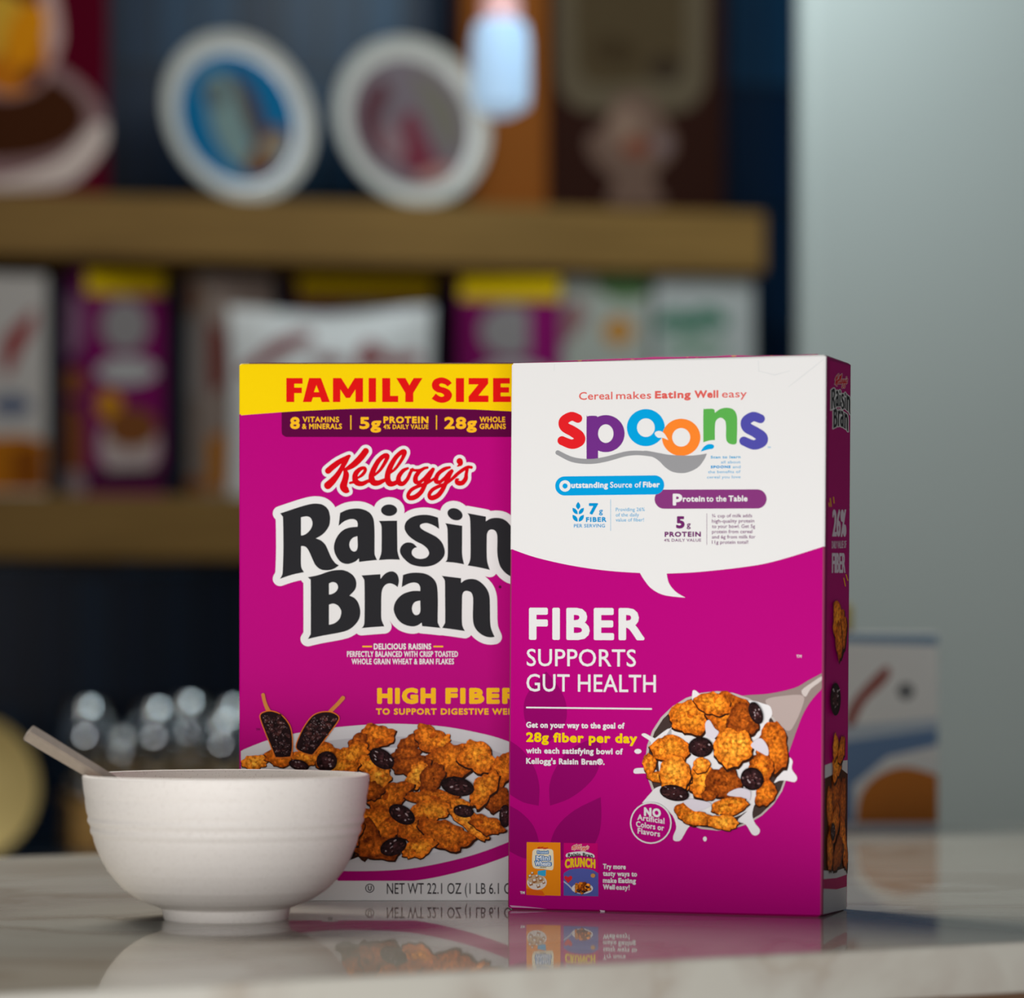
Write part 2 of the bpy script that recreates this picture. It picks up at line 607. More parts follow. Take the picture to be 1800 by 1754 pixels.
bm = bmesh.new()
box(bm, -3.0, 3.2, -2.6, 7.0, -0.05, 0.0)
tag(bm_obj('floor', bm, mat('floor_oak', (104, 92, 78), 0.5, noise=((84, 72, 60), (2, 14, 2), 4, .3, .7))), kind='structure')

wall = empty('wall_back', SF+sn*0.33, SA)
bm = bmesh.new()
box(bm, -2.2, 2.4, 0, 0.1, 0, 3.0)
me = bpy.data.meshes.new('wall_back')
bpy.data.objects.remove(wall)
bm.to_mesh(me)
bm.free()
wall = link_mesh('wall_back', me, tile_mat())
wall.location = SF+sn*0.33
wall.rotation_euler = (0, 0, SA)
tag(wall, kind='structure')

# white wall end on the right, its near edge rounded
YR = 4.75
xr = at(1403, YR)
bm = bmesh.new()
pts = [(xr+1.9, YR+0.0), (xr+1.9, YR+0.62), (at(1403, YR+0.62)+.03, YR+0.62)]
for k in range(7):
    t = math.radians(180+15*k)
    pts.append((xr+0.03+0.03*math.cos(t), YR+0.03+0.03*math.sin(t)))
lo = [bm.verts.new((x, y, 0)) for x, y in pts]
hi = [bm.verts.new((x, y, 3.0)) for x, y in pts]
for i in range(len(pts)):
    j = (i+1) % len(pts)
    bm.faces.new((lo[i], lo[j], hi[j], hi[i]))
bm.faces.new(hi)
bm.faces.new(lo[::-1])
tag(bm_obj('wall_right', bm, mat('white_paint', (182, 192, 188), 0.45), smooth=True), kind='structure')

# counter slab
CA = math.radians(29.5)
cu_ = Vector((math.cos(CA), math.sin(CA), 0))
cn_ = Vector((-math.sin(CA), math.cos(CA), 0))
Pf = ground(900, 1702)
Pb = ground(900, 1478)
depth = (Pb-Pf).dot(cn_)
def stone_mat():
    m = bpy.data.materials.new('veined_quartz')
    m.use_nodes = True
    nt = m.node_tree
    b = nt.nodes['Principled BSDF']
    tc = nt.nodes.new('ShaderNodeTexCoord')
    n = nt.nodes.new('ShaderNodeTexNoise')
    n.inputs['Scale'].default_value = 3.2
    n.inputs['Detail'].default_value = 6
    n.inputs['Distortion'].default_value = 1.4
    r = nt.nodes.new('ShaderNodeValToRGB')
    e = r.color_ramp.elements
    e[0].position = 0.44
    e[0].color = (*s2l((176, 173, 163)), 1)
    e[1].position = 0.56
    e[1].color = (*s2l((178, 175, 166)), 1)
    k = e.new(0.497)
    k.color = (*s2l((166, 160, 150)), 1)
    k = e.new(0.503)
    k.color = (*s2l((160, 152, 140)), 1)
    n2 = nt.nodes.new('ShaderNodeTexNoise')
    n2.inputs['Scale'].default_value = 9
    n2.inputs['Detail'].default_value = 3
    r2 = nt.nodes.new('ShaderNodeValToRGB')
    r2.color_ramp.elements[0].position = 0.35
    r2.color_ramp.elements[0].color = (0.94, 0.925, 0.91, 1)
    r2.color_ramp.elements[1].position = 0.6
    r2.color_ramp.elements[1].color = (1, 1, 1, 1)
    mx = nt.nodes.new('ShaderNodeMix')
    mx.data_type = 'RGBA'
    mx.blend_type = 'MULTIPLY'
    mx.inputs[0].default_value = 0.2
    nt.links.new(tc.outputs['Object'], n.inputs['Vector'])
    nt.links.new(tc.outputs['Object'], n2.inputs['Vector'])
    nt.links.new(n.outputs[0], r.inputs[0])
    nt.links.new(n2.outputs[0], r2.inputs[0])
    nt.links.new(r.outputs[0], mx.inputs[6])
    nt.links.new(r2.outputs[0], mx.inputs[7])
    nt.links.new(mx.outputs[2], b.inputs['Base Color'])
    b.inputs['Roughness'].default_value = 0.03
    b.inputs['IOR'].default_value = 1.13
    return m
bm = bmesh.new()
box(bm, -1.3, 1.3, 0, depth, -0.028, 0, 0.002, 2)
ct = bm_obj('countertop', bm, stone_mat())
ct.location = (Pf.x, Pf.y, TOP)
ct.rotation_euler = (0, 0, CA)
tag(ct, 'glossy pale veined stone countertop carrying the bowl and the purple cereal boxes', 'countertop')
isl = empty('island_cabinet', (Pf.x, Pf.y, 0), CA)
bm = bmesh.new()
box(bm, -1.26, 1.26, 0.012, depth-0.02, 0.09, TOP-0.0285)
bm_obj('carcass', bm, mat('walnut', (104, 78, 58), 0.5, noise=((78, 56, 40), (3, 3, 30), 5, .35, .65)), isl)
bm = bmesh.new()
box(bm, -1.22, 1.22, 0.06, depth-0.06, 0.0, 0.09)
bm_obj('plinth', bm, mat('plinth_black', (30, 28, 27), 0.6), isl)
tag(isl, 'brown wooden island cabinet under the pale stone countertop', 'cabinet')

# ------------------------------------------------------------------ logo shapes (units of enlarged crops)
MAG = (186, 0, 124)
PLUM = (92, 0, 62)
WHITE = (232, 231, 229)
INK = (40, 40, 43)
RED = (214, 0, 18)
YEL = (250, 212, 0)
GOLD = (252, 190, 30)
C4, C5, C6, C7 = (470, 860, 7.826), (680, 860, 7.826), (520, 990, 9.0), (690, 990, 9.0)
c = 'c'
LETTERS = [
 (C4, [(175,332,c),(420,250),(560,210),(660,196),(760,212),(835,275),(862,370),(862,430),(850,500),(800,580),(740,635),(668,675,c),(740,705),(800,765),(840,850),(880,940),(930,1010),(985,1047,c),(930,1085),(870,1108),(790,1113),(720,1095),(660,1040),(620,960),(590,890),(560,830),(530,795),(500,782),(464,780,c),(462,1000),(470,1080),(505,1140,c),(340,1175),(175,1230,c),(205,1170),(212,1100),(220,800),(215,420),(205,370)],
  [[(463,385,c),(540,372),(595,395),(620,460),(605,530),(560,590),(510,625),(463,636,c)]]),
 (C4, [(1000,325,c),(1100,280),(1230,263),(1330,280),(1410,325),(1455,395),(1470,480),(1475,600),(1475,800),(1478,900),(1510,972,c),(1380,985),(1262,1000,c),(1258,950,c),(1215,990),(1160,1015),(1090,1027),(1010,1000),(950,925),(918,840),(920,750),(960,650),(1030,570),(1120,528),(1240,515,c),(1242,470),(1225,430),(1180,410),(1120,415),(1050,445),(980,503,c)],
  [[(1238,645,c),(1240,700),(1242,790),(1225,840),(1190,856),(1150,830),(1128,770),(1140,710),(1180,665)]]),
 ((470, 850, 4.0), [(783,262,c),(912,260,c),(914,420),(916,480),(932,535,c),(860,533),(783,538,c),(800,490),(803,420),(803,330),(800,290)], []),
 (C5, [(705,390,c),(720,545,c),(640,495),(560,467),(500,470),(460,490),(462,525),(510,565),(600,610),(690,660),(760,735),(795,830),(790,910),(740,980),(660,1035),(560,1062),(450,1062),(330,1030),(240,960),(190,890),(180,830),(205,775),(250,740),(310,730),(370,750),(415,797,c),(375,810),(345,850),(350,900),(400,945),(470,957),(540,940),(578,895),(575,850),(540,800),(480,755),(400,715),(310,650),(255,575),(243,510),(270,440),(340,385),(430,357),(540,350),(630,365)], []),
 (C5, [(805,466,c),(1037,502,c),(1036,700),(1037,900),(1063,1032,c),(940,1010),(805,998,c),(830,960),(838,850),(835,600),(828,520)], []),
 (C5, [(1108,328,c),(1363,375,c),(1362,440,c),(1420,405),(1500,392),(1590,405),(1660,450),(1720,530),(1750,640),(1750,800),(1750,1000),(1765,1100),(1810,1225,c),(1700,1195),(1620,1140),(1560,1060),(1530,960),(1518,850),(1520,700),(1515,620),(1490,570),(1440,552),(1400,570),(1378,620),(1375,700),(1375,900),(1385,1010),(1417,1108,c),(1270,1075),(1112,1048,c),(1140,990),(1150,900),(1150,600),(1145,430),(1135,370)], []),
 (C6, [(190,220,c),(360,185),(520,130),(640,108),(760,110),(870,160),(940,240),(958,330),(935,420),(850,512,c),(930,550),(990,630),(1020,750),(1005,870),(940,970),(840,1050),(700,1095),(400,1150),(190,1198,c),(228,1130),(236,1050),(235,300),(228,260)],
  [[(525,320,c),(580,298),(640,315),(668,375),(645,435),(590,478),(525,495,c)], [(525,655,c),(590,638),(660,665),(710,730),(718,790),(695,870),(640,930),(580,960),(525,972,c)]]),
 (C6, [(1040,192,c),(1338,172,c),(1340,245,c),(1400,175),(1470,135),(1540,130),(1600,170),(1628,240),(1628,310),(1610,378,c),(1560,340),(1490,318),(1420,340),(1375,400),(1355,500),(1352,700),(1355,880),(1400,997,c),(1220,1010),(1042,1025,c),(1075,980),(1085,900),(1088,600),(1085,300),(1075,250)], []),
 (C7, [(165,185,c),(270,155),(380,148),(500,160),(600,205),(680,290),(710,400),(718,600),(715,900),(725,960),(757,1024,c),(610,1008),(468,995,c),(460,938,c),(410,975),(340,998),(250,990),(150,950),(70,870),(20,750),(30,650),(80,560),(160,490),(260,450),(340,436),(438,438,c),(435,370),(400,320),(340,305),(260,320),(145,378,c)],
  [[(438,590,c),(440,680),(440,750),(420,800),(380,820),(335,800),(308,730),(320,660),(360,610)]]),
 (C7, [(780,198,c),(1085,235,c),(1085,310,c),(1150,265),(1240,247),(1340,265),(1430,330),(1500,420),(1535,530),(1542,700),(1545,900),(1560,1030),(1615,1165,c),(1540,1172),(1450,1150),(1360,1090),(1300,1010),(1275,920),(1270,800),(1275,600),(1268,520),(1240,460),(1180,437),(1130,450),(1105,500),(1100,600),(1098,900),(1110,1000),(1145,1072,c),(960,1045),(785,1022,c),(820,960),(832,900),(830,500),(828,300),(815,250)], []),
]
DOTS = [((470, 850, 4.0), 856, 187, 57, 41, 0), (C5, 938, 343, 108, 80, 22)]
K2, K3 = (540, 770, 10.588), (680, 770, 10.588)
SCRIPT = [
 (K2, [(388,610,58),(480,530,56),(600,440,50),(760,345,32),(792,332,22)]),
 (K2, [(785,335,26),(700,460,45),(630,580,45),(560,690,52),(470,800,65),(385,880,72)]),
 (K2, [(1090,242,60),(1000,360,62),(880,480,58),(760,560,40),(690,580,20)]),
 (K2, [(700,590,30),(725,680,55),(700,800,60),(675,900,70),(715,965,62),(770,995,18)]),
 (K2, [(800,835,24),(860,822,26),(930,830,40)]),
 (K2, [(945,740,20),(1030,680,32),(1082,600,32),(1060,555,32),(980,580,40),(905,660,50),(888,760,52),(930,830,55),(1020,850,45),(1130,800,35)]),
 (K2, [(1130,800,35),(1190,790,40)]),
 (K2, [(1255,690,22),(1360,590,30),(1450,450,36),(1495,340,42),(1440,325,42),(1330,420,46),(1235,590,52),(1195,720,56),(1230,820,60),(1320,835,50),(1440,780,35)]),
 (K2, [(1545,650,22),(1650,560,28),(1760,400,34),(1815,270,42),(1770,252,42),(1650,360,44),(1545,540,52),(1495,700,54),(1520,830,58),(1600,850,48),(1700,800,38)]),
 (K3, [(390,562,24),(300,610,38),(222,720,44),(225,825,52),(300,848,42),(385,760,36),(440,640,32),(480,578,26)]),
 (K3, [(450,590,26),(540,600,26),(620,592,25),(700,560,28),(755,550,24)]),
 (K3, [(700,560,26),(610,620,38),(540,715,44),(538,805,48),(600,825,34),(690,760,32),(790,650,34),(860,582,36)]),
 (K3, [(862,580,34),(800,700,40),(730,820,42),(690,910,42),(640,1000,44),(540,1090,48),(430,1115,46),(395,1060,36),(450,970,36),(560,905,34),(700,858,32),(820,795,28),(900,740,24)]),
 (K3, [(1170,545,24),(1080,572,36),(970,650,40),(920,740,44),(922,808,44),(990,815,34),(1080,740,32),(1160,650,34),(1210,612,34)]),
 (K3, [(1210,615,32),(1150,730,38),(1090,850,42),(1030,970,44),(940,1075,48),(830,1115,46),(788,1060,36),(840,970,36),(950,905,34),(1080,855,32),(1200,775,28),(1300,690,28)]),
 (K3, [(1170,800,22),(1280,695,32),(1400,600,34),(1500,542,30),(1572,545,30)]),
 (K3, [(1500,550,32),(1478,670,34),(1465,760,42),(1400,835,46),(1315,830,46),(1298,775,28),(1335,765,14)]),
 (K3, [(1355,430,60),(1370,480,40),(1312,525,10)]),
]

def draw_title(art, T=lambda p: p, grow=12.8, ink=INK):
    """the two-line lettering with its pale outline; T carries it to another place"""
    L0 = art.L
    shapes = []
    for cr_, out, holes in LETTERS:
        sc = Scaled(art, *cr_)
        o = [T(p) for p in cr(sc.pts(out), 4, True)]
        hs = [[T(p) for p in cr(sc.pts(h), 4, True)] for h in holes]
        shapes.append((o, hs))
    for cr_, x, y, rx, ry, rot in DOTS:
        ox, oy, k = cr_
        a = math.radians(rot)
        o = []
        for i in range(24):
            t = 2*math.pi*i/24
            uu, vv = rx*math.cos(t), ry*math.sin(t)
            o.append(T((ox+(x+uu*math.cos(a)-vv*math.sin(a))/k, oy+(y+uu*math.sin(a)+vv*math.cos(a))/k)))
        shapes.append((o, []))
    sg, tr = [], []
    for o, hs in shapes:
        sg += [(p[0], p[1], grow, q[0], q[1], grow) for p, q in zip(o, o[1:]+[o[0]])]
        ts = tessellate_polygon([[Vector((p[0], p[1], 0)) for p in o]])
        tr += [[o[i] for i in t] for t in ts]
    for p in ((686, 1045), (706, 996), (660, 998), (684, 1038), (686, 1060)):
        q = T(p)
        sg.append((*q, grow*.6, q[0]+.01, q[1], grow*.6))
    art.field(sg, WHITE, tr, None, min(.5, grow/3))
    art.L = L0+1
    for o, hs in shapes:
        art.poly(o, ink, hs)
    art.L = L0

def draw_script(art, T=lambda p: p, k=1.0, grow=5.6, back=WHITE, front=RED):
    L0 = art.L
    strokes = []
    for cr_, P in SCRIPT:
        ox, oy, s = cr_
        strokes.append([T((ox+x/s, oy+y/s))+(r/s*k,) for x, y, r in P])
    if back:
        art.field([q for st in strokes for q in art.segs(st, grow=grow*k)], back, step=max(.12, .5*k))
    art.L = L0+1
    art.field([q for st in strokes for q in art.segs(st)], front, step=max(.1, .4*k))
    art.L = L0

# ------------------------------------------------------------------ left purple box
yl = 2.165
xl = at(420.5, yl)
Wl = at(984, yl)-xl
Hl = 0.3406
zy = lambda z, y: 0
def zl(py): return zat(py, yl)-TOP
def lfront(z): return YEL if z > zl(728) else (MAG if z > zl(1500) else WHITE)
lb = Carton('cereal_box', xl, yl, TOP, 0.0, Wl, 0.066, Hl, lfront, MAG, (110, 60, 70), levels=(zl(728), zl(1500)))
tag(lb.root, 'purple cereal box with yellow top band and a bowl picture, behind the pale bowl', 'cereal box', 'purple cereal boxes on the counter')
a = lb.front()
a.part('front_print')
XR = 983.0
a.rect(421.6, 640.6, XR, 1582.5, MAG)
a.L = 1
a.rect(421.6, 1548, XR, 1582.5, WHITE)
low = [(421.6, 1530), (470, 1546), (540, 1554), (607, 1555), (696, 1551), (760, 1543), (830, 1526), (891, 1505), (940, 1484), (XR, 1460)]
a.poly(cr(low, 5)+[(XR, 1582.5), (421.6, 1582.5)], WHITE)
a.part('top_banner', 'yellow banner with red lettering')
a.L = 2
a.poly([(421.6, 640.6), (XR, 640.6)]+cr([(XR, 727), (898, 723), (830, 719.5), (756, 718), (637, 718), (518, 723), (421.6, 730)], 4), YEL)
fx = Scaled(a, 400, 610, 3.373)
a.L = 3
FS = (226, 18, 16)
fy = Scaled(a, 490, 650, 4.2857)
for P in ([(57,62),(180,62),(180,105),(117,105),(117,134),(174,134),(174,176),(117,176),(117,243),(57,243)],
          [(408,62),(470,62),(522,143),(572,62),(635,62),(635,243),(578,243),(578,148),(536,212),(506,212),(464,148),(464,243),(408,243)],
          [(677,62),(733,62),(733,243),(677,243)], [(779,62),(840,62),(840,196),(900,196),(900,243),(779,243)],
          [(885,62),(954,62),(984,116),(1016,62),(1083,62),(1014,174),(1014,243),(953,243),(953,174)],
          [(1334,62),(1396,62),(1396,243),(1334,243)], [(1430,62),(1578,62),(1578,104),(1504,194),(1580,194),(1580,243),(1430,243),(1430,201),(1504,110),(1430,110)],
          [(1614,62),(1741,62),(1741,104),(1672,104),(1672,131),(1735,131),(1735,172),(1672,172),(1672,199),(1748,199),(1748,243),(1614,243)]):
    fy.poly(P, FS)
fy.poly([(228,62),(318,62),(385,243),(324,243),(312,208),(258,208),(246,243),(182,243)], FS, [[(265,168),(304,168),(284,116)]])
fx.poly([(1318,200,c),(1330,214,c),(1304,234,c),(1290,222),(1268,216),(1256,222),(1262,234),(1290,242),(1318,258),(1331,284),(1318,314),(1284,330),(1244,326),(1210,306,c),(1234,276,c),(1258,292),(1276,294),(1284,286),(1270,274),(1240,266),(1216,246),(1212,216),(1230,190),(1268,180),(1300,188)], FS, n=4)
a.part('nutrient_strip', 'dark plum strip with yellow lettering')
a.L = 1
a.poly([(495, 719)]+[(495, 757)]+cr([(495, 757), (496.5, 764), (503, 768)], 4)+[(XR, 768), (XR, 720)], PLUM)
a.L = 3
a.text('8', 510, 527, 754, 21, GOLD, 1.15)
a.text('VITAMINS', 532, 596, 742, 9.5, GOLD, .35)
a.text('& MINERALS', 531, 601, 754, 9.5, GOLD, .35)
a.rect(615.7, 730, 617.7, 755, GOLD)
a.text('5g', 632, 670, 754, 21, GOLD, 1.15)
a.text('PROTEIN', 674, 753, 744, 12, GOLD, .8)
a.text('4% DAILY VALUE', 674, 753, 754, 8, GOLD, .25)
a.rect(766.3, 730, 768.3, 755, GOLD)
a.text('28g', 781, 838, 754, 21, GOLD, 1.15)
a.text('WHOLE', 843, 888, 742, 9.5, GOLD, .35)
a.text('GRAINS', 843, 889, 754, 9.5, GOLD, .35)
a.part('brand_script', 'red script lettering with white outline')
a.L = 3
draw_script(a)
a.part('title_lettering', 'charcoal two-line lettering with white outline')
a.L = 1
draw_title(a)
a.disc(879, 1031.5, 2.6, (90, 10, 60))
a.part('slogan_lettering')
a.L = 3
a.text('DELICIOUS RAISINS', 657, 758, 1141.5, 10.5, WHITE, .45)
a.text('PERFECTLY BALANCED WITH CRISP TOASTED', 610, 805, 1154.5, 10, WHITE, .3)
a.text('WHOLE GRAIN WHEAT & BRAN FLAKES', 618, 798, 1167.5, 10, WHITE, .3)
a.rect(637, 1135, 654, 1137.6, GOLD)
a.rect(762, 1135, 779, 1137.6, GOLD)
a.text('HIGH', 663, 766, 1237, 28, GOLD, 2.3)
a.text('FIBER', 783, 912, 1237, 28, GOLD, 2.3)
a.text('TO SUPPORT DIGESTIVE WELLNESS', 661, 950, 1256, 11, GOLD, .6)
a.text('TM', 450, 457, 1284, 4, PLUM, .1)
a.part('weight_lettering')
a.text('NET WT 22.1 OZ (1 LB 6.1', 680, 877, 1571, 19, (52, 48, 50), .1)
a.text('OZ)', 886, 918, 1571, 19, (52, 48, 50), .1)
a.ring(650, 1561, 8, 8, 6.4, 6.4, (52, 48, 50))
a.text('U', 646.6, 653.4, 1565.6, 9, (52, 48, 50), .4)
a.poly([(566, 1546, c), (594, 1546, c), (590, 1556), (580, 1559), (570, 1556)], WHITE, n=3)
a.L = 4
a.text('DV', 577, 585, 1554, 6, INK, .2)
a.part('bowl_picture', 'printed white bowl of flakes, raisins and milk')
a.L = 2
rim = [(421.6, 1320), (480, 1298), (560, 1282), (640, 1274), (700, 1272), (780, 1277), (850, 1290), (893, 1303), (940, 1325), (XR, 1356)]
rb = [(XR, 1428), (930, 1462), (891, 1481), (830, 1503), (760, 1520), (696, 1529), (607, 1531), (540, 1527), (470, 1510), (421.6, 1490)]
a.poly(cr(rim, 5)+cr(rb, 5), (214, 212, 214))
a.L = 3
inn = [(421.6, 1340), (480, 1318), (560, 1304), (640, 1296), (720, 1295), (800, 1302), (870, 1320), (930, 1348), (XR, 1385)]
inb = [(XR, 1410), (930, 1443), (891, 1462), (830, 1483), (760, 1499), (696, 1508), (607, 1511), (540, 1505), (470, 1488), (421.6, 1466)]
a.poly(cr(inn, 5)+cr(inb, 5), (196, 192, 196))
a.L = 4
mil = [(421.6, 1356), (500, 1330), (600, 1318), (700, 1314), (800, 1320), (870, 1338), (930, 1362), (XR, 1392)]
a.poly(cr(mil, 5)+cr(inb[1:-1], 5)+[(421.6, 1462)], (228, 225, 228))
g = Scaled(a, 400, 1090, 3.373)
a.L = 6
random.seed(11)
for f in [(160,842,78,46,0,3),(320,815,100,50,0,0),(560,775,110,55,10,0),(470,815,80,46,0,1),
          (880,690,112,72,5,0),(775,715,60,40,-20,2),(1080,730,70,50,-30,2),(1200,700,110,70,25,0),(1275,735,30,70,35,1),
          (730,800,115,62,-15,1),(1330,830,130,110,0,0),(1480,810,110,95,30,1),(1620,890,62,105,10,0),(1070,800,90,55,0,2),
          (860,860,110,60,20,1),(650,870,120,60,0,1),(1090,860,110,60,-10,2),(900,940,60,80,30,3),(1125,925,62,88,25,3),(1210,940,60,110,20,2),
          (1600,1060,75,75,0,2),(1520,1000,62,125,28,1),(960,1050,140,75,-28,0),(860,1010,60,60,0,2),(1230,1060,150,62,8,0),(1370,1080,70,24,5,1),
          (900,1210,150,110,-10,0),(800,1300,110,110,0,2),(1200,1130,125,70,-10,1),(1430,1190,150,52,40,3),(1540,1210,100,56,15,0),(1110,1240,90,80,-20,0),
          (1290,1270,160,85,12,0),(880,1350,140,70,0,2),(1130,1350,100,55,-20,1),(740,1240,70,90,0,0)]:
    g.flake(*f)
    a.L += 1
for f in [(915,820,82,54,35),(590,835,62,60,0),(425,858,62,32,15),(1365,985,100,56,12),(1035,1150,85,52,30),(985,1340,82,52,-20),(1400,1130,62,38,10),(1645,1160,35,68,0),(700,1385,60,35,0)]:
    g.raisin(*f)
    a.L += 1
a.part('scoop_picture', 'two printed scoops heaped with raisins')
q = Scaled(a, 410, 1210, 7.2)
for P, Hd in (([(345,350),(400,300),(480,290),(580,320),(660,390),(720,490),(745,620),(745,760),(725,860,c),(630,870),(540,868,c),(480,720),(400,520)], [(380,80,22),(400,170,22),(440,270,26),(470,310,30)]),
              ([(1335,385),(1300,330),(1220,300),(1110,305),(1010,350),(920,460),(850,590),(800,740),(870,800),(960,830),(1005,835,c),(1120,690),(1260,500)], [(1390,120,26),(1330,190,24),(1250,270,24),(1220,310,30)])):
    a.L = 40
    q.stroke(Hd, (206, 130, 60))
    q.stroke([(p[0], p[1], 12) for p in cr([(*p[:2],) for p in P], 3, True)]+[(P[0][0], P[0][1], 12)], (232, 120, 40), smooth=False)
    a.L = 41
    q.poly(P, (34, 16, 18), n=4)
    xs, ys = [p[0] for p in P], [p[1] for p in P]
    cxx, cyy = sum(xs)/len(xs), sum(ys)/len(ys)
    poly = [(p[0], p[1]) for p in P]
    def inside(x, y):
        r = False
        for i in range(len(poly)):
            (x1, y1), (x2, y2) = poly[i-1], poly[i]
            if (y1 > y) != (y2 > y) and x < (x2-x1)*(y-y1)/(y2-y1)+x1: r = not r
        return r
    nn = 0
    while nn < 46:
        x, y = random.uniform(min(xs), max(xs)), random.uniform(min(ys), max(ys))
        if inside(x, y) and inside(x+50, y) and inside(x-50, y) and inside(x, y+38) and inside(x, y-38):
            q.raisin(x, y, 58, 32, random.uniform(-60, 60), tint=random.choice(((74, 36, 36), (92, 48, 44), (52, 28, 30))))
            nn += 1
a.build()
# top flap
bm = bmesh.new()
box(bm, -Wl/2+.006, Wl/2-.004, -.030, .030, Hl-.0004, Hl+.0008)
bm_obj('top_flap', bm, mat('flap_plum', (96, 40, 70), .6), lb.root)

# ------------------------------------------------------------------ right purple box
A = ground(892, 1598)
B = ground(1445, 1612)
ar = math.atan2(B.y-A.y, B.x-A.x)
Wr = (B-A).length
Dr = 0.0665
Hr = 0.3345
def zr(py): return zat(py, A.y)-TOP
lean = 0.0075
zs = zr(966)
def rfront(z): return WHITE if z > zs else (178, 0, 108)
def redge(z): return WHITE if z > zs else (150, 62, 96)
rbx = Carton('cereal_box', A.x, A.y, TOP, ar, Wr, Dr, Hr, rfront, (150, 10, 96), (150, 10, 96), levels=(zs,), lean=lean, edge=redge)
tag(rbx.root, 'purple cereal box with a large white panel and rainbow word, standing front right', 'cereal box', 'purple cereal boxes on the counter')
a = rbx.front()
a.slope = lambda y: -0.0182+(y-632)/(1605-632)*0.0435
EL = lambda y: 901.2-(y-637)/961*9.0+1.2     # left and right edge of the panel, by photo row
ER = lambda y: 1450-(y-627)/985*5.0-2.4
a.part('back_print')
a.L = 0
a.poly([(EL(950), 950), (ER(950), 950), (ER(1608), 1608.2), (EL(1596), 1595.5)], MAG)
a.part('leaf_motif', 'darker purple wheat leaf motif')
LEAF = (150, 0, 104)
a.L = 1
a.poly([(960, 1180, c), (980, 1204), (994, 1232), (996, 1262), (984, 1286), (958, 1311, c), (934, 1288), (922, 1262), (922, 1232), (936, 1206)], LEAF, n=4)
a.poly([(EL(1302)+.6, 1302, c), (918, 1318), (938, 1346), (948, 1380), (947, 1416, c), (920, 1410), (EL(1396)+.6, 1396, c)], LEAF, n=4)
a.poly([(1056, 1291, c), (1056, 1330), (1048, 1360), (1028, 1384), (1000, 1404), (967, 1416, c), (966, 1380), (978, 1348), (1004, 1316)], LEAF, n=4)
a.poly([(EL(1416)+.6, 1416, c), (916, 1428), (938, 1452), (948, 1484), (947, 1512, c), (920, 1508), (EL(1496)+.6, 1496, c)], LEAF, n=4)
a.poly([(1056, 1401, c), (1057, 1440), (1050, 1474), (1028, 1500), (967, 1516, c), (967, 1484), (980, 1452), (1010, 1424)], LEAF, n=4)
a.part('speech_panel', 'white speech bubble panel')
a.L = 1
sp = [(EL(965), 965, c), (943, 980), (1005, 994), (1068, 1003), (1125, 1007, c), (1133, 1020), (1146, 1035), (1168, 1046), (1205, 1050.5, c), (1188, 1040), (1176, 1025), (1172, 1008, c), (1231, 1005), (1319, 995), (1371, 984), (ER(961), 961, c)]
a.poly([(EL(639), 638.4), ]+cr(sp, 5)+[(ER(628), 628.4)], WHITE)
a.L = 2
SC = (220, 221, 220)
for P in ([(1333,634,.6),(1334,652,.5)], [(1333,652,.5),(1362,659,.9),(1388,652,.5)], [(1386,680,.5),(1412,660,1.0),(1447,632,.7)], [(975,640,.5),(974,652,.4)]):
    a.stroke(P, SC, smooth=False, step=.3)
a.part('back_print')
a.L = .95
a.poly([(896,1591),(925,1593.2),(962,1597.6),(925,1595.6),(899,1594.6)], (216, 160, 196))
a.poly([(1054,1599.5),(1064,1600.5),(1062,1603),(1056,1602)], (226, 200, 214))
a.part('rainbow_lettering', 'rainbow lettering over a grey spoon')
p5 = Scaled(a, 960, 680, 4.286)
a.L = 3
p5.stroke([(240,238,33),(190,222,34),(135,255,36),(140,300,38),(200,335,40),(250,372,40),(250,408,40),(195,432,36),(120,405,34)], (226, 32, 38))
PU = (112, 46, 134)
p5.poly([(305,240),(312,224),(328,218),(372,218),(386,224),(392,245,c),(392,545,c),(305,545,c)], PU, n=3)
p5.ring(450,352,142,140,58,70, PU)
p5.ring(752,307,143,140,67,70, (0, 162, 222))
a.L = 4
p5.ring(1018,380,145,140,68,70, (250, 134, 44))
a.L = 3
GR = (92, 176, 80)
p5.poly([(1185,185),(1196,168),(1215,165),(1250,165),(1268,172),(1272,196,c),(1310,168),(1360,157),(1410,170),(1436,212),(1440,280),(1438,380),(1434,425),(1405,434),(1370,420),(1356,385),(1356,300),(1348,254),(1314,232),(1280,256),(1272,310),(1272,400,c),(1230,404),(1185,418,c)], GR, n=4)
p5.stroke([(1615,240,34),(1560,224,36),(1508,258,38),(1515,305,40),(1575,340,40),(1625,377,42),(1622,413,42),(1565,437,36),(1490,408,34)], (80, 78, 168))
a.L = 5
p5.poly([(818,352),(836,334),(866,334),(895,356),(922,402,c),(880,384),(842,382)], WHITE, n=4)
p5.poly([(1165,488,c),(1185,456),(1215,434),(1250,432),(1266,446),(1255,466),(1220,472)], (0, 162, 222), n=4)
SPG = (152, 152, 154)
p5.stroke([(88,495,17),(200,548,19),(330,562,19),(450,545,19),(600,505,18),(700,498,17),(800,508,18)], SPG)
p5.poly([(740,481),(850,498),(940,513),(1080,518),(1150,512),(1212,502,c),(1190,550),(1140,610),(1050,648),(960,642),(900,607),(850,557),(800,527),(740,515)], SPG, n=4)
p5.text('TM', 1668, 1692, 462, 12, (110, 180, 215), .4)
a.part('panel_lettering')
a.L = 3
CO = (222, 96, 88)
p5.text('Cereal', 248, 500, 98, 58, CO, 1.2)
p5.text('makes', 528, 792, 93, 56, CO, 1.2)
p5.text('Eating', 820, 1090, 89, 58, CO, 3.6)
p5.text('Well', 1118, 1298, 85, 58, CO, 3.6)
p5.text('easy', 1325, 1512, 81, 56, CO, .8)
LB_ = (92, 170, 212)
p5.text('Scan to learn', 1240, 1465, 540, 21, LB_, 1.4)
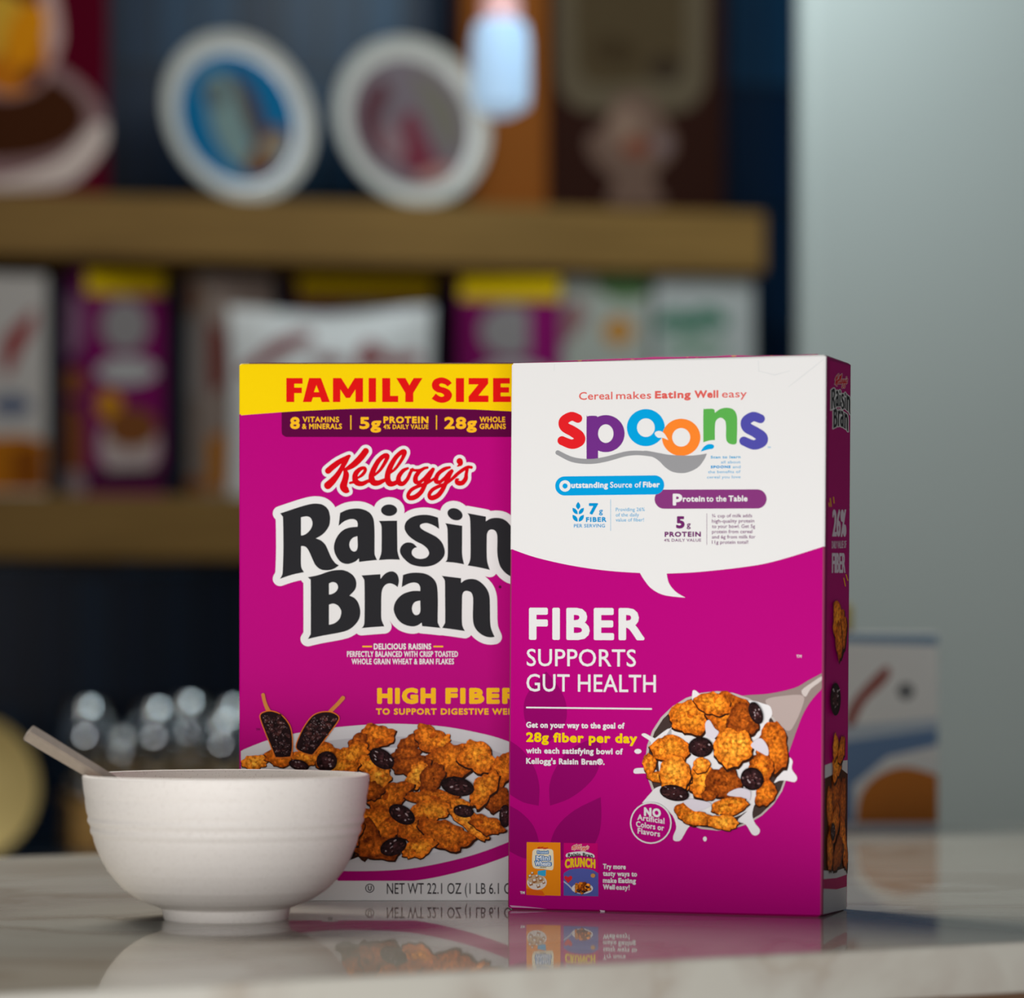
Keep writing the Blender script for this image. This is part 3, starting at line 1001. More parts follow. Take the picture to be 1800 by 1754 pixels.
p5.text('all about', 1318, 1465, 577, 21, LB_, .3)
p5.text('SPOONS', 1240, 1390, 614, 21, (30, 150, 210), 1.8)
p5.text('and', 1405, 1465, 613, 21, LB_, .3)
p5.text('the benefits of', 1220, 1465, 651, 21, LB_, .3)
p5.text('cereal you love', 1213, 1465, 690, 21, LB_, .3)
p6 = Scaled(a, 960, 820, 4.39)
a.part('claim_pills', 'blue and purple pill badges with white lettering')
a.L = 3
VI = (134, 54, 122)
p6.stroke([(912,252,74),(1628,250,74)], VI, smooth=False)
a.L = 4
BLU = (0, 158, 220)
p6.stroke([(145,150,74),(838,142,74)], BLU, smooth=False)
a.L = 5
p6.ring(147,150,44,44,20,20, WHITE)
p6.text('utstanding', 195, 478, 166, 46, WHITE, 2.4)
p6.text('Source of', 495, 735, 163, 44, WHITE, 1.0)
p6.text('Fiber', 748, 878, 161, 44, WHITE, 2.4)
p6.text('p', 978, 1052, 274, 92, WHITE, 6.5)
p6.text('rotein', 1056, 1225, 272, 46, WHITE, 2.4)
p6.text('to the', 1237, 1392, 271, 46, WHITE, 1.6)
p6.text('Table', 1408, 1555, 270, 46, WHITE, 2.4)
a.part('fact_lettering')
a.L = 3
B2 = (0, 146, 206)
for P in ([(248,272,c),(262,292),(264,312),(248,332,c),(232,312),(234,292)], [(204,318,c),(226,326),(242,346),(244,368,c),(222,362),(206,342)], [(292,318,c),(270,326),(254,346),(252,368,c),(274,362),(290,342)], [(204,372,c),(226,380),(242,400),(244,426,c),(222,418),(206,398)], [(292,372,c),(270,380),(254,400),(252,426,c),(274,418),(290,398)]):
    p6.poly(P, B2, n=3)
p6.text('7', 330, 402, 370, 88, B2, 6.5)
p6.text('g', 408, 438, 364, 44, B2, 1.5)
p6.text('FIBER', 308, 466, 428, 38, B2, 2.6)
p6.text('PER SERVING', 215, 455, 471, 27, B2, .6)
p6.poly([(497,252),(500,252),(500,495),(497,495)], LB_)
p6.text('Providing 26%', 538, 762, 345, 27, LB_, .4)
p6.text('of the daily', 538, 718, 386, 27, LB_, .4)
p6.text('value of fiber!', 538, 755, 425, 27, LB_, .4)
PP = (112, 38, 104)
p6.text('5', 1003, 1070, 478, 95, PP, 6.5)
p6.text('g', 1085, 1116, 470, 46, PP, 1.5)
p6.text('PROTEIN', 915, 1195, 543, 40, PP, 2.8)
p6.text('4% DAILY VALUE', 910, 1197, 580, 23, PP, .5)
p6.poly([(1239,362),(1242,362),(1242,605),(1239,605)], PP)
for i, (t, x1) in enumerate((('¾ cup of milk adds', 1590), ('high-quality protein', 1607), ('to your bowl. Get 5g', 1613), ('protein from cereal', 1592), ('and 6g from milk for', 1615), ('11g protein total!', 1560))):
    p6.text(t, 1280, x1, 393+40.8*i, 27, PP, .4)
a.part('headline_lettering', 'white headline lettering')
a.L = 3
a.text('FIBER', 930, 1133, 1124.5, 56.5, WHITE, 2.9, rnd=True)
a.text('SUPPORTS', 926, 1118, 1170.5, 30, WHITE, .3)
a.text('GUT HEALTH', 925.5, 1153, 1215, 30.5, WHITE, .3)
a.poly([(925, 1242), (1146, 1244.6), (1146, 1247.4), (925, 1244.8)], WHITE)
a.text('Get on your way to the goal of', 925, 1098, 1279, 10.5, WHITE, .6)
a.text('28g fiber per day', 925, 1120, 1304, 17, YEL, 1.0)
a.text('with each satisfying bowl of', 925, 1095, 1324, 10.5, WHITE, .6)
a.text("Kellogg's Raisin Bran®.", 925, 1063, 1342.5, 10.5, WHITE, .6)
a.text('TM', 1400, 1409, 1156, 5, WHITE, .1)
a.text('TM', 914.5, 922.5, 1571, 4.6, WHITE, .4)
for i, (t, x1) in enumerate((('Try more', 1100), ('tasty ways to', 1120))):
    a.text(t, 1060, x1, 1527+12.3*i, 9, WHITE, .45)
a.text('make', 1060, 1084, 1551.5, 9, WHITE, .45)
a.text('Eating', 1087, 1118, 1551.8, 9, WHITE, .62)
a.text('Well', 1060, 1081, 1563, 9, WHITE, .62)
a.text('easy!', 1083, 1107, 1563.6, 9, WHITE, .35)
a.part('spoon_picture', 'printed spoonful of flakes, raisins and splashing milk')
g = Scaled(a, 1100, 1160, 4.176)
a.L = 2
MK = (238, 234, 234)
g.poly([(760,270,c),(900,258),(1060,246),(1240,205),(1340,150),(1442,96,c),(1446,205,c),(1372,285),(1310,380),(1260,500),(1190,700,c),(900,600)], (150, 132, 126), n=4)
a.L = 3
g.poly([(1030,290),(1180,260),(1300,262),(1300,330),(1240,470),(1190,520),(1100,450),(1060,360)], (186, 168, 162), n=4)
g.poly([(1290,225),(1360,170),(1438,120),(1438,150),(1360,210),(1320,270)], (208, 196, 190), n=3)
a.L = 4
g.disc(672, 740, 528, (196, 186, 180), 512)
a.L = 5
g.disc(674, 742, 512, (70, 54, 50), 496)
a.L = 6
for P in ([(490,235),(510,222),(540,245),(590,275,c),(620,420),(500,330)], [(118,552),(140,538),(180,558),(215,575,c),(330,500),(330,620,c),(180,640),(185,600)],
          [(58,815),(75,795),(140,790),(200,780),(240,850),(140,832),(70,834)], [(120,1050,c),(180,980),(240,930),(420,900),(640,960),(660,1120),(560,1180),(470,1220),(430,1280),(400,1325),(355,1325),(350,1290),(372,1220),(330,1120),(240,1080)],
          [(820,1180),(900,1100),(960,1000),(930,1120),(945,1190),(985,1245),(970,1282),(930,1280),(880,1205)], [(1090,900),(1130,830),(1190,720),(1225,740),(1220,800),(1258,860),(1240,895),(1180,885),(1130,885)],
          [(880,310),(940,300),(1010,320),(1060,340),(1075,400),(1050,450),(1090,500),(1000,520),(900,420)]):
    g.poly(P, MK, n=4)
g.disc(90, 670, 26, MK, 18)
g.disc(582, 1313, 14, MK, 18)
g.disc(660, 760, 420, MK, 420)
random.seed(5)
a.L = 8
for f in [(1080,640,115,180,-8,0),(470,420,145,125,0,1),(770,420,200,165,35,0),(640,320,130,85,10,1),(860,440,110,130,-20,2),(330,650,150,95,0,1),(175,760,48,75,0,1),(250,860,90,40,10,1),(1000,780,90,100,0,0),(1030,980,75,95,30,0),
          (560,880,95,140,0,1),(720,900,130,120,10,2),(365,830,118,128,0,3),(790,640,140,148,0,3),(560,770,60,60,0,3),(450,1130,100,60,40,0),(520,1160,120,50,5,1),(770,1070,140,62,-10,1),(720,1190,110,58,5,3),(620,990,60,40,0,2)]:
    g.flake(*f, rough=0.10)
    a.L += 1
for P in ([(600,560,c),(590,470),(620,440),(660,500),(690,530),(650,580)], [(925,630),(970,580),(1010,580),(1050,640),(1050,700),(1000,680)], [(430,1040),(480,1020),(560,1030),(630,1050),(610,1080),(530,1110),(480,1090)], [(750,990),(830,940),(920,960),(910,1040),(890,1010)]):
    g.poly(P, (226, 218, 226), n=4)
for f in [(558,640,92,74,5),(935,872,88,82,40),(365,975,110,58,12),(962,390,48,86,-22)]:
    g.raisin(*f)
    a.L += 1
a.L = 36
g.flake(385,880,105,80,0,3)
a.part('round_badge', 'round badge with white ring and lettering')
a.L = 45
g.disc(190, 1195, 153, WHITE)
a.L = 46
g.disc(190, 1195, 143, MAG)
a.L = 47
g.text('NO', 140, 264, 1143, 64, WHITE, 4.5, slope=.10)
g.text('Artificial', 92, 290, 1172, 42, WHITE, 1.2, slope=.15)
g.text('Colors or', 82, 288, 1222, 42, WHITE, 1.2, slope=.15)
g.text('Flavors', 94, 258, 1272, 42, WHITE, 1.2, slope=.15)
m7 = Scaled(a, 900, 1460, 7.5)
a.part('orange_pack_picture', 'small printed picture of an orange cereal pack')
a.L = 4
m7.poly([(195,150),(640,156),(642,858),(190,845)], (250, 146, 22))
a.L = 5
m7.poly([(190,845),(190,760),(400,790),(440,860)], (238, 104, 22))
m7.poly([(270,300),(285,255),(330,240),(490,240),(535,255),(547,300),(545,500),(480,515),(420,505),(280,480)], (250, 238, 204), n=4)
m7.poly([(340,530),(450,515),(445,600),(338,590)], (60, 176, 222))
m7.disc(330, 680, 130, (236, 226, 216), 100)
a.L = 6
m7.disc(320, 640, 110, (210, 178, 140), 60)
for x, y, r in ((240,600,26),(300,660,34),(380,640,30),(250,700,30),(350,730,28),(420,680,24),(330,600,26),(270,560,22)):
    a.L = 7
    m7.poly([(x-r,y-r*.6),(x+r*.6,y-r),(x+r,y+r*.5),(x-r*.5,y+r)], (166, 108, 60))
    a.L = 8
    m7.poly([(x-r*.7,y-r*.6),(x+r*.4,y-r*.9),(x+r*.5,y),(x-r*.5,y+r*.2)], (240, 232, 222))
a.L = 7
BL = (44, 120, 186)
for t, x0, x1, yb, cp in (('Frosted', 335, 480, 300, 34), ('Mini', 318, 508, 390, 62), ('Wheats', 304, 520, 462, 62)):
    m7.text(t, x0-8, x1+8, yb+8, cp+16, BL, 13, slope=0)
a.L = 8
m7.text('Frosted', 338, 478, 300, 34, (214, 232, 244), 1.5, slope=0)
m7.text('Mini', 324, 502, 390, 62, (240, 246, 250), 3.2, slope=0)
m7.text('Wheats', 308, 514, 462, 62, (240, 246, 250), 2.6, slope=0)
m7.text('ORIGINAL', 368, 458, 490, 14, (90, 80, 60), 1, slope=0)
KX = lambda x0, x1, y0, y1: (lambda p: (900+(x0+(p[0]-567)/(833-567)*(x1-x0))/7.5, 1460+(y0+(p[1]-781)/(882-781)*(y1-y0))/7.5))
draw_script(a, KX(335, 482, 205, 246), k=.075, back=None, front=(206, 24, 24))
a.part('magenta_pack_picture', 'small printed picture of a magenta and blue cereal pack')
a.L = 4
m7.poly([(683,160),(1132,166),(1140,864),(683,855)], (206, 0, 116))
a.L = 5
m7.poly(cr([(683,560),(760,515),(860,498),(960,498),(1060,515),(1139,560)], 5)+[(1140,864),(683,855)], (88, 98, 176))
a.L = 6
draw_script(a, KX(788, 1018, 172, 272), k=.115, back=(246, 226, 214), front=(226, 70, 50))
m7.poly([(725,300),(850,275),(960,275),(1075,310),(1080,355),(960,330),(850,328),(725,350)], WHITE, n=3)
a.L = 8
m7.text('Raisin Bran', 738, 1068, 338, 52, (30, 26, 30), 3, slope=.015, arch=14)
m7.text('CRUNCH', 700, 1102, 478, 122, (248, 206, 30), 7, slope=0, arch=20)
m7.poly([(742,690,c),(700,640),(690,610),(712,594),(742,612,c),(774,594),(796,612),(786,645)], (226, 40, 50), n=4)
m7.stroke([(690,672,9),(760,730,9),(810,790,9)], (190, 196, 214))
m7.disc(930, 760, 140, (236, 228, 224), 72)
random.seed(3)
a.L = 9
for k in range(12):
    t = k/12*6.283
    m7.flake(930+80*math.cos(t)*(.5+.5*(k % 2)), 750+42*math.sin(t), 46, 26, random.uniform(0, 180), k % 4)
for x, y in ((880, 790), (950, 800), (1000, 740)): m7.raisin(x, y, 28, 16, 20)
m7.disc(1075, 590, 30, (214, 150, 80), 28)
a.build()

# side panel print
a = rbx.right()
a.part('side_print', 'dark purple side panel with small title and flakes')
a.L = 0
SL = lambda y: 1451.5-(y-627)/985*5.0
SR = lambda y: 1487.6
a.poly([(SL(631), 633.5), (1487.6, 643.5), (1487.6, 1597.6), (SL(1608), 1607)], (178, 0, 112))
a.L = 1
a.poly([(SL(1345), 1345)]+[(1466, 1338), (1487.6, 1336), (1487.6, 1597.6), (SL(1608), 1607)], (206, 202, 204))
a.L = 2
a.poly([(SL(1365), 1368), (1460, 1362), (1475, 1350), (1487.6, 1360), (1487.6, 1524), (1468, 1531), (SL(1530), 1530)], (74, 36, 18))
a.poly([(SL(1546), 1545), (1470, 1543), (1487.6, 1537), (1487.6, 1558), (1470, 1563), (SL(1562), 1562)], (180, 20, 96))
random.seed(9)
a.L = 4
for f in [(1466,1400,9,40,4,2),(1479,1420,6,60,0,2),(1456,1420,5,40,0,0),(1464,1450,8,34,8,0),(1480,1480,6,46,-4,0),(1456,1496,5,36,0,0),(1470,1500,8,30,5,2),(1467,1340,8,32,3,1),(1466,1090,9,34,-4,1),(1474,1112,7,40,4,0),(1468,1125,6,34,0,0),(1463,1312,5,22,0,1),(1473,1318,6,24,5,0)]:
    a.flake(*f, n=20)
    a.L += 1
a.raisin(1462, 1229, 9, 29, 0)
a.raisin(1459, 1462, 4, 16)
a.L = 3
TS = lambda p: (1452.6+(p[0]-482)/(928-482)*36.5, 676+(p[1]-868)/(1130-868)*78+(p[0]-482)/446*9)
draw_title(a, TS, grow=1.5)
a.L = 6
draw_script(a, lambda p: (1459.5+(p[0]-567)/(833-567)*23, 654+(p[1]-781)/(101)*30), k=.14, back=WHITE, grow=4)
LT = (226, 210, 222)
a.text('26%', 1457, 1482, 943, 47, LT, .9, slope=0)
a.text('DAILY VALUE OF', 1456.5, 1482, 964, 13, LT, .12, slope=-.03)
a.text('FIBER', 1457, 1481, 1007, 35, LT, .6, slope=0)
for x, y, x2, y2 in ((1453, 876, 1455, 890), (1459, 874, 1460, 884), (1451, 884, 1452, 890), (1478, 1016, 1481, 1030), (1482, 1010, 1485, 1020)):
    a.stroke([(x, y, .8), (x2, y2, .8)], GOLD, smooth=False)
a.build()
bm = bmesh.new()                              # slightly lifted, scuffed top flap
N = 24
rows = []
for i in range(N+1):
    t = i/N
    x = -Wr/2+.004+t*(Wr-.010)
    h = .0004+.0011*math.sin(math.pi*min(1, t*1.05))+(.0004*math.sin(37*t)*math.sin(11*t) if t > .4 else 0)
    rows.append([bm.verts.new((x+lean*Hr, y, Hr+hh)) for y, hh in ((-Dr/2+.003, -.0006), (-Dr/2+.003, h), (Dr/2-.006, h), (Dr/2-.006, -.0006))])
for p, q in zip(rows, rows[1:]):
    for k in range(4):
        bm.faces.new((p[k], p[(k+1) % 4], q[(k+1) % 4], q[k]))
bm.faces.new(rows[0])
bm.faces.new(rows[-1][::-1])
bm_obj('top_flap', bm, mat('flap_magenta', (176, 10, 110), .5, noise=((196, 120, 90), (160, 160, 160), 3, .62, .66)), rbx.root)

# ------------------------------------------------------------------ bowl and spoon
BY = 2.017
bc = Vector((at(397.5, BY), BY, TOP))
prof = [(.0855,.0),(.0848,.0)]
pz = [(.0067,.0378),(.0082,.0415),(.0108,.0490),(.0140,.0545),(.0182,.0604),(.0230,.0650),(.0286,.0694),(.0350,.0731),(.0427,.0764),(.0510,.0791),(.0585,.0811),(.0650,.0822),(.0716,.0831),(.0780,.0840),(.0835,.0845)]
def rad(z):
    for (z0, r0), (z1, r1) in zip(pz, pz[1:]):
        if z <= z1:
            return r0+(r1-r0)*(z-z0)/(z1-z0)
    return pz[-1][1]
outer = []
zz = .0067
while zz < .0835:
    g_ = 0
    for gz, dp, wd in ((.0722, .0005, .0014), (.0612, .0008, .0016), (.0553, .0009, .0016), (.0490, .0006, .0015)):
        g_ += .6*dp*math.exp(-((zz-gz)/wd)**2)
    g_ -= .0004*math.exp(-((zz-.0583)/.0016)**2)+.0004*math.exp(-((zz-.0520)/.0016)**2)
    outer.append((rad(zz)-g_, zz))
    zz += .0008
bowl = empty('bowl', bc)
tag(bowl, 'pale speckled bowl with rings around it and a footed base, holding a spoon', 'bowl')
inner = [(rad(z)-.0032, z) for z in (.0835,.078,.0716,.0585,.0427,.0286,.0182)]+[(.045, .0125),(.030,.0095),(.012,.0085)]
body = outer+[(.0846,.0842),(.0842,.0852),(.0833,.0856),(.0822,.0853)]+inner
bmat = mat('speckled_ceramic', (237, 231, 225), .5, spec=.28, noise=((216, 208, 201), (900, 900, 900), 2, .60, .70))
bm = bmesh.new()
lathe(bm, body, 128, cap1=True)
bm_obj('bowl_body', bm, bmat, bowl, True)
bm = bmesh.new()
lathe(bm, [(.034,.0002),(.0362,.0),(.0368,.0006),(.0374,.004),(.0381,.0072),(.030,.0078)], 96, cap0=True, cap1=True)
bm_obj('foot_ring', bm, bmat, bowl, True)

sp0 = Vector((at(49, 2.006), 2.006, zat(1287, 2.006)))
sp1 = Vector((at(195, 2.018), 2.018, zat(1375, 2.018)))
dv = (sp1-sp0).normalized()
spoon = empty('spoon', bc+Vector((0.02, 0.01, .012)))
tag(spoon, 'steel spoon with a flat squared handle leaning out over the left rim of the bowl', 'spoon')
steel = mat('brushed_steel', (186, 174, 162), .48, metal=.55, noise=((178, 166, 154), (300, 300, 20), 2, .3, .7))
side = dv.cross(Vector((0, 0, 1))).normalized()   # towards the viewer or away
upv = side.cross(dv).normalized()
ra_ = math.radians(30)
side, upv = side*math.cos(ra_)+upv*math.sin(ra_), upv*math.cos(ra_)-side*math.sin(ra_)
ln = (sp1-sp0).length
bm = bmesh.new()
secs = [(0, .0056, .0030), (.01, .0056, .0030), (ln, .0048, .0028), (ln+.055, .0030, .0020), (ln+.085, .0026, .0018)]
rr = []
for s, hw, ht in secs:
    cpt = sp0+dv*s-bc-Vector((0.02, 0.01, .012))
    rr.append([bm.verts.new(cpt+side*hw*i+upv*ht*j) for i, j in ((-1, -1), (1, -1), (1, 1), (-1, 1))])
for p, q in zip(rr, rr[1:]):
    for k in range(4):
        bm.faces.new((p[k], p[(k+1) % 4], q[(k+1) % 4], q[k]))
bm.faces.new(rr[0][::-1])
bm.faces.new(rr[-1])
bmesh.ops.recalc_face_normals(bm, faces=bm.faces[:])
es = [e for e in bm.edges if len(e.link_faces) == 2 and e.calc_face_angle() > .6]
bmesh.ops.bevel(bm, geom=es, offset=.0006, segments=2, affect='EDGES')
bm_obj('handle', bm, steel, spoon, False)
bm = bmesh.new()
bmesh.ops.create_uvsphere(bm, u_segments=24, v_segments=12, radius=1)
for v in list(bm.verts):
    if v.co.z > .05: bm.verts.remove(v)
for v in bm.verts: v.co = Vector((v.co.x*.024, v.co.y*.016, v.co.z*.007))
cpt = sp0+dv*(ln+.102)-bc-Vector((0.02, 0.01, .012))
o = bm_obj('spoon_head', bm, steel, spoon, True)
o.location = cpt
md = o.modifiers.new('thick', 'SOLIDIFY')
md.thickness = .0012
o.rotation_euler = (0, .25, math.atan2(dv.y, dv.x))

# ------------------------------------------------------------------ shelves
oak = mat('shelf_oak', (146, 112, 58), .6, spec=.2, noise=((128, 97, 48), (4, 30, 60), 5, .35, .65))
SZ1, ST1 = zat(337, 5.0), .092
SZ2, ST2 = zat(868, 5.0), .094
SLEN = width_to(1345, SF.x, SF.y, SA)
for z, th, lab in ((SZ1, ST1, 'upper thick wooden shelf carrying two white plates and two tall boxes'), (SZ2, ST2, 'lower thick wooden shelf carrying the row of cereal packs')):
    bm = bmesh.new()
    box(bm, -1.1, SLEN, 0, .327, -th, 0, .003, 2)
    o = bm_obj('wall_shelf', bm, oak)
    o.location = (SF.x, SF.y, z)
    o.rotation_euler = (0, 0, SA)
    tag(o, lab, 'shelf', 'thick wooden wall shelves')

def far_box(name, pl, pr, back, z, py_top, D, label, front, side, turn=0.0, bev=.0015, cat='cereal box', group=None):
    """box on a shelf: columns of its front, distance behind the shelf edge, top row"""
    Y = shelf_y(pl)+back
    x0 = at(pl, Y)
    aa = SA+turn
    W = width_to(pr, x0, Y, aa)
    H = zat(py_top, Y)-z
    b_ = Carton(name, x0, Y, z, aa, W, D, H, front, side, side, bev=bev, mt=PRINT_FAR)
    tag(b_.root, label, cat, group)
    return b_

# big crimson box at the left of the upper shelf
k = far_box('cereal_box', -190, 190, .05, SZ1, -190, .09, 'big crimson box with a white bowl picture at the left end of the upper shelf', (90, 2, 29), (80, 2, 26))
a = k.front()
a.part('bowl_picture')
a.L = 1
a.poly([(-180,150),(-100,100),(0,88),(90,110),(150,150),(186,200),(190,240),(170,280),(130,318),(60,330),(-180,330)], (150, 118, 118), n=4)
a.L = 2
a.disc(-20, 196, 172, (70, 36, 18), 84, 4)
a.L = 3
a.poly([(-100,330),(20,310),(110,275),(170,215),(190,240),(150,300),(90,330)], (224, 206, 196), n=4)
a.disc(10, 90, 92, (170, 130, 124), 84)
a.part('flake_picture')
a.L = 4
a.disc(20, 90, 62, (206, 120, 24), 75)
a.disc(-30, 40, 90, (226, 176, 60), 60)
a.L = 5
a.disc(45, 60, 34, (236, 150, 20), 60, 20)
a.disc(55, 135, 20, (80, 30, 30), 14, -30)
a.disc(20, 70, 10, (120, 60, 20), 30, 30)
a.part('milk_splash')
a.L = 4
a.poly([(85,-60),(105,20),(108,75),(90,110),(82,70),(70,10)], (214, 176, 168), n=3)
a.build()

# brown box on the upper shelf
k = far_box('cereal_box', 965, 1272, .09, SZ1, -160, .16, 'tall dark brown box with a beige panel at the right end of the upper shelf', (48, 26, 20), (48, 26, 20))
a = k.front()
a.part('label_panel', 'beige rounded label panel')
a.L = 1
a.poly([(978,-120,c),(1245,-120,c),(1243,120),(1230,170),(1190,196),(1040,196),(995,172),(980,120)], (98, 86, 68), n=4)
a.L = 2
a.poly([(1010,-110,c),(1205,-110,c),(1205,70),(1196,130),(1150,140),(1060,150),(1020,130),(1012,60)], (80, 66, 46), n=4)
a.L = 3
a.disc(1080, 90, 40, (68, 54, 36), 26, 10)
a.disc(1170, 120, 30, (60, 48, 36), 24, 10)
a.part('splash_picture', 'pale blurred splash shape')
a.L = 4
a.poly([(1062,220),(1080,178),(1115,162),(1150,180),(1168,212),(1186,240),(1184,270),(1160,295),(1150,320),(1165,358),(1070,358),(1080,318),(1060,300),(1036,270),(1034,240)], (112, 88, 76), n=4)
a.L = 5
a.disc(1100, 225, 30, (138, 112, 96), 40)
a.disc(1118, 258, 24, (128, 72, 54), 18)
a.disc(1164, 255, 14, (118, 100, 102), 16)
a.build()
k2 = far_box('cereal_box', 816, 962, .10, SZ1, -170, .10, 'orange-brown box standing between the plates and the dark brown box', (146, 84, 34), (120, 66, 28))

# plates
plate_m = mat('white_porcelain', (226, 226, 218), .14, spec=.7)
def plate(px, py, R, back, turn, lean_, label, paint, sx, sy, roll):
    Y = shelf_y(px)+back
    o = empty('plate', (at(px, Y), Y, SZ1))
    o.rotation_euler = (math.pi/2-lean_, 0, turn)
    # local: disc in x-y, +z towards the viewer; the base of the disc rests on the shelf
    half = R*math.hypot(sy*math.cos(roll), sx*math.sin(roll))
    M = Matrix.Translation((0, half+.001, 0)) @ Matrix.Rotation(roll, 4, 'Z') @ Matrix.Diagonal((sx, sy, 1, 1))
    bm = bmesh.new()
    lathe(bm, [(.02,-.016),(R*.72,-.016),(R*.76,-.014),(R*.97,-.001),(R,.002),(R*.985,.0045),(R*.88,-.006),(R*.83,-.0098),(R*.80,-.0105),(.01,-.0105)], 72, True, True, M)
    bm_obj('plate_body', bm, plate_m, o, True)
    def fn(x, y, L): return M @ Vector((x*R*1.12, y*R*1.12, -.0102+L*.0003))
    a = Art(fn, o, PRINT_FAR)
    a.part('plate_picture')
    paint(a)
    a.build()
    tag(o, label, 'plate', 'white plates on the upper shelf')
    return o
def paint1(a):
    a.L = 1
    a.disc(0, 0, .70, (20, 108, 156))
    a.L = 2
    a.poly([(-.25,.45),(0,.5),(.12,.3),(.1,0),(.05,-.3),(0,-.55),(-.25,-.45),(-.35,-.1),(-.3,.2)], (126, 150, 148), n=4)
    a.poly([(.1,.5),(.28,.3),(.3,0),(.26,-.25),(.1,-.3),(.08,0),(.12,.3)], (84, 66, 66), n=4)
    a.L = 3
    a.poly([(-.1,-.45),(.3,-.2),(.52,-.3),(.35,-.52),(.1,-.63),(-.15,-.6)], (120, 84, 60), n=4)
    a.disc(.3, -.4, .14, (156, 146, 126), .12)
    a.disc(-.15, .3, .12, (96, 104, 104), .14)
def paint2(a):
    a.L = 1
    a.disc(0, 0, .70, (124, 112, 118))
    a.L = 2
    a.poly([(-.4,.4),(-.15,.52),(-.1,.35),(-.35,.1),(-.42,-.3),(-.58,-.1),(-.55,.2)], (96, 58, 66), n=4)
    a.poly([(-.12,.05),(.08,.1),(.12,-.3),(.14,-.55),(-.2,-.5),(-.3,-.35),(-.15,-.2)], (124, 56, 70), n=4)
    a.poly([(.25,.5),(.5,.2),(.55,-.1),(.35,-.45),(.25,-.1)], (122, 116, 104), n=4)
    a.L = 3
    a.disc(-.3, -.15, .12, (150, 120, 124), .2)
    a.disc(.05, -.58, .25, (176, 130, 122), .07)
plate(426, 205, .1225, .03, SA+.12, .14, 'white plate with a bright blue picture, left of the two on the upper shelf', paint1, .935, 1.075, math.radians(20))
plate(730, 222, .127, .025, SA+.10, .12, 'white plate with a mauve and red picture, right of the two on the upper shelf', paint2, .945, 1.03, math.radians(20))

# hanging lamp
YL = 4.45
lampm = mat('lamp_glass', (150, 190, 226), .3, emit=((186, 212, 236), .55))
o = empty('pendant_lamp', (at(880, YL), YL, zat(203, YL)))
sc_ = YL/F
bm = bmesh.new()
lathe(bm, [(.012,-.001),(30*sc_,.004),(49*sc_,16*sc_),(52*sc_,50*sc_),(51*sc_,130*sc_),(45*sc_,160*sc_),(30*sc_,168*sc_)], 32, True, True)
bm_obj('lamp_shade', bm, lampm, o, True)
bm = bmesh.new()
lathe(bm, [(31*sc_,165*sc_),(34*sc_,170*sc_),(34*sc_,200*sc_),(20*sc_,212*sc_)], 24, True, True)
bm_obj('lamp_cap', bm, mat('lamp_pink', (236, 190, 188), .4, emit=((230, 170, 166), .35)), o, True)
bm = bmesh.new()
lathe(bm, [(.003,212*sc_),(.003,212*sc_+.75)], 8, True, True)
bm_obj('lamp_cord', bm, mat('cord_black', (30, 30, 32), .6), o)
tag(o, 'pale blue glowing lamp with a pinkish cap hanging in front of the upper shelf', 'lamp')

# packs on the lower shelf
z2 = SZ2
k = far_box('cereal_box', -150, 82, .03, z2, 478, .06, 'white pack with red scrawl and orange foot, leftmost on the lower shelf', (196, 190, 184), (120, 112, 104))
a = k.front()
a.part('front_print')
a.L = 1
a.poly([(-150,775),(40,765),(82,775),(80,862),(-150,862)], (186, 112, 24))
a.poly([(5,600),(30,570),(60,545),(58,580),(35,620),(15,660),(5,650)], (150, 50, 52), n=3)
a.disc(20, 712, 36, (96, 106, 130), 20)
a.L = 2
a.poly([(20,790),(70,780),(80,858),(20,858)], (140, 76, 20))
a.build()

def purple_pack(pl, pr, ps, back, top, label, turn, yellow=(222, 186, 10)):
    k = far_box('cereal_box', pl, pr, back, z2, top, .07, label, (120, 20, 88), (152, 40, 128), turn=turn, group='yellow-topped purple packs on the lower shelf')  # side colour lighter than the front: its brighter lighting is in the colour
    a = k.front()
    a.part('top_banner')
    a.L = 1
    w_ = pr-pl
    a.poly([(pl+1, top+2), (pr-1, top+6), (pr-1, top+46), (pl+1, top+44)], yellow)
    a.part('title_lettering')
    a.L = 2
    a.disc(pl+w_*.50, top+100, w_*.30, (148, 142, 142), 46)
    a.L = 3
    a.disc(pl+w_*.52, top+180, w_*.38, (180, 178, 176), 24)
    a.part('bowl_picture')
    a.L = 1
    a.disc(pl+w_*.3, top+240, 22, (206, 140, 20), 26)
    a.disc(pl+w_*.55, top+310, w_*.38, (186, 168, 164), 62)
    a.L = 2
    a.disc(pl+w_*.58, top+280, w_*.33, (128, 76, 40), 36)
    a.L = 1
    a.poly([(pl+1, top+355), (pr-1, top+350), (pr-1, top+386), (pl+1, top+386)], (64, 26, 50))
    return k, a
k, a = purple_pack(150, 290, 92, .03, 472, 'purple pack with yellow top, its lilac side painted as lit, left on the lower shelf', math.radians(20))
a.build()
s_ = k.left()
s_.part('side_print')
s_.L = 1
s_.disc(124, 570, 26, (214, 160, 204), 55)
s_.disc(128, 672, 24, (222, 136, 70), 24)
s_.disc(126, 780, 26, (206, 124, 70), 70)
s_.disc(130, 850, 26, (226, 206, 214), 22)
s_.build()
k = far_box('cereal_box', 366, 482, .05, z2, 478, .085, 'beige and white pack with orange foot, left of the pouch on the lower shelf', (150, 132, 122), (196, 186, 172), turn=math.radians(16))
a = k.front()
a.part('front_print')
a.L = 1
a.poly([(367,560),(400,590),(395,680),(368,690)], (120, 52, 46))
a.poly([(367,770),(420,750),(420,860),(367,860)], (180, 112, 24))
a.build()
s_ = k.left()
s_.part('side_print')
s_.L = 1
s_.poly([(302,560),(362,560),(362,700),(302,700)], (206, 204, 196))
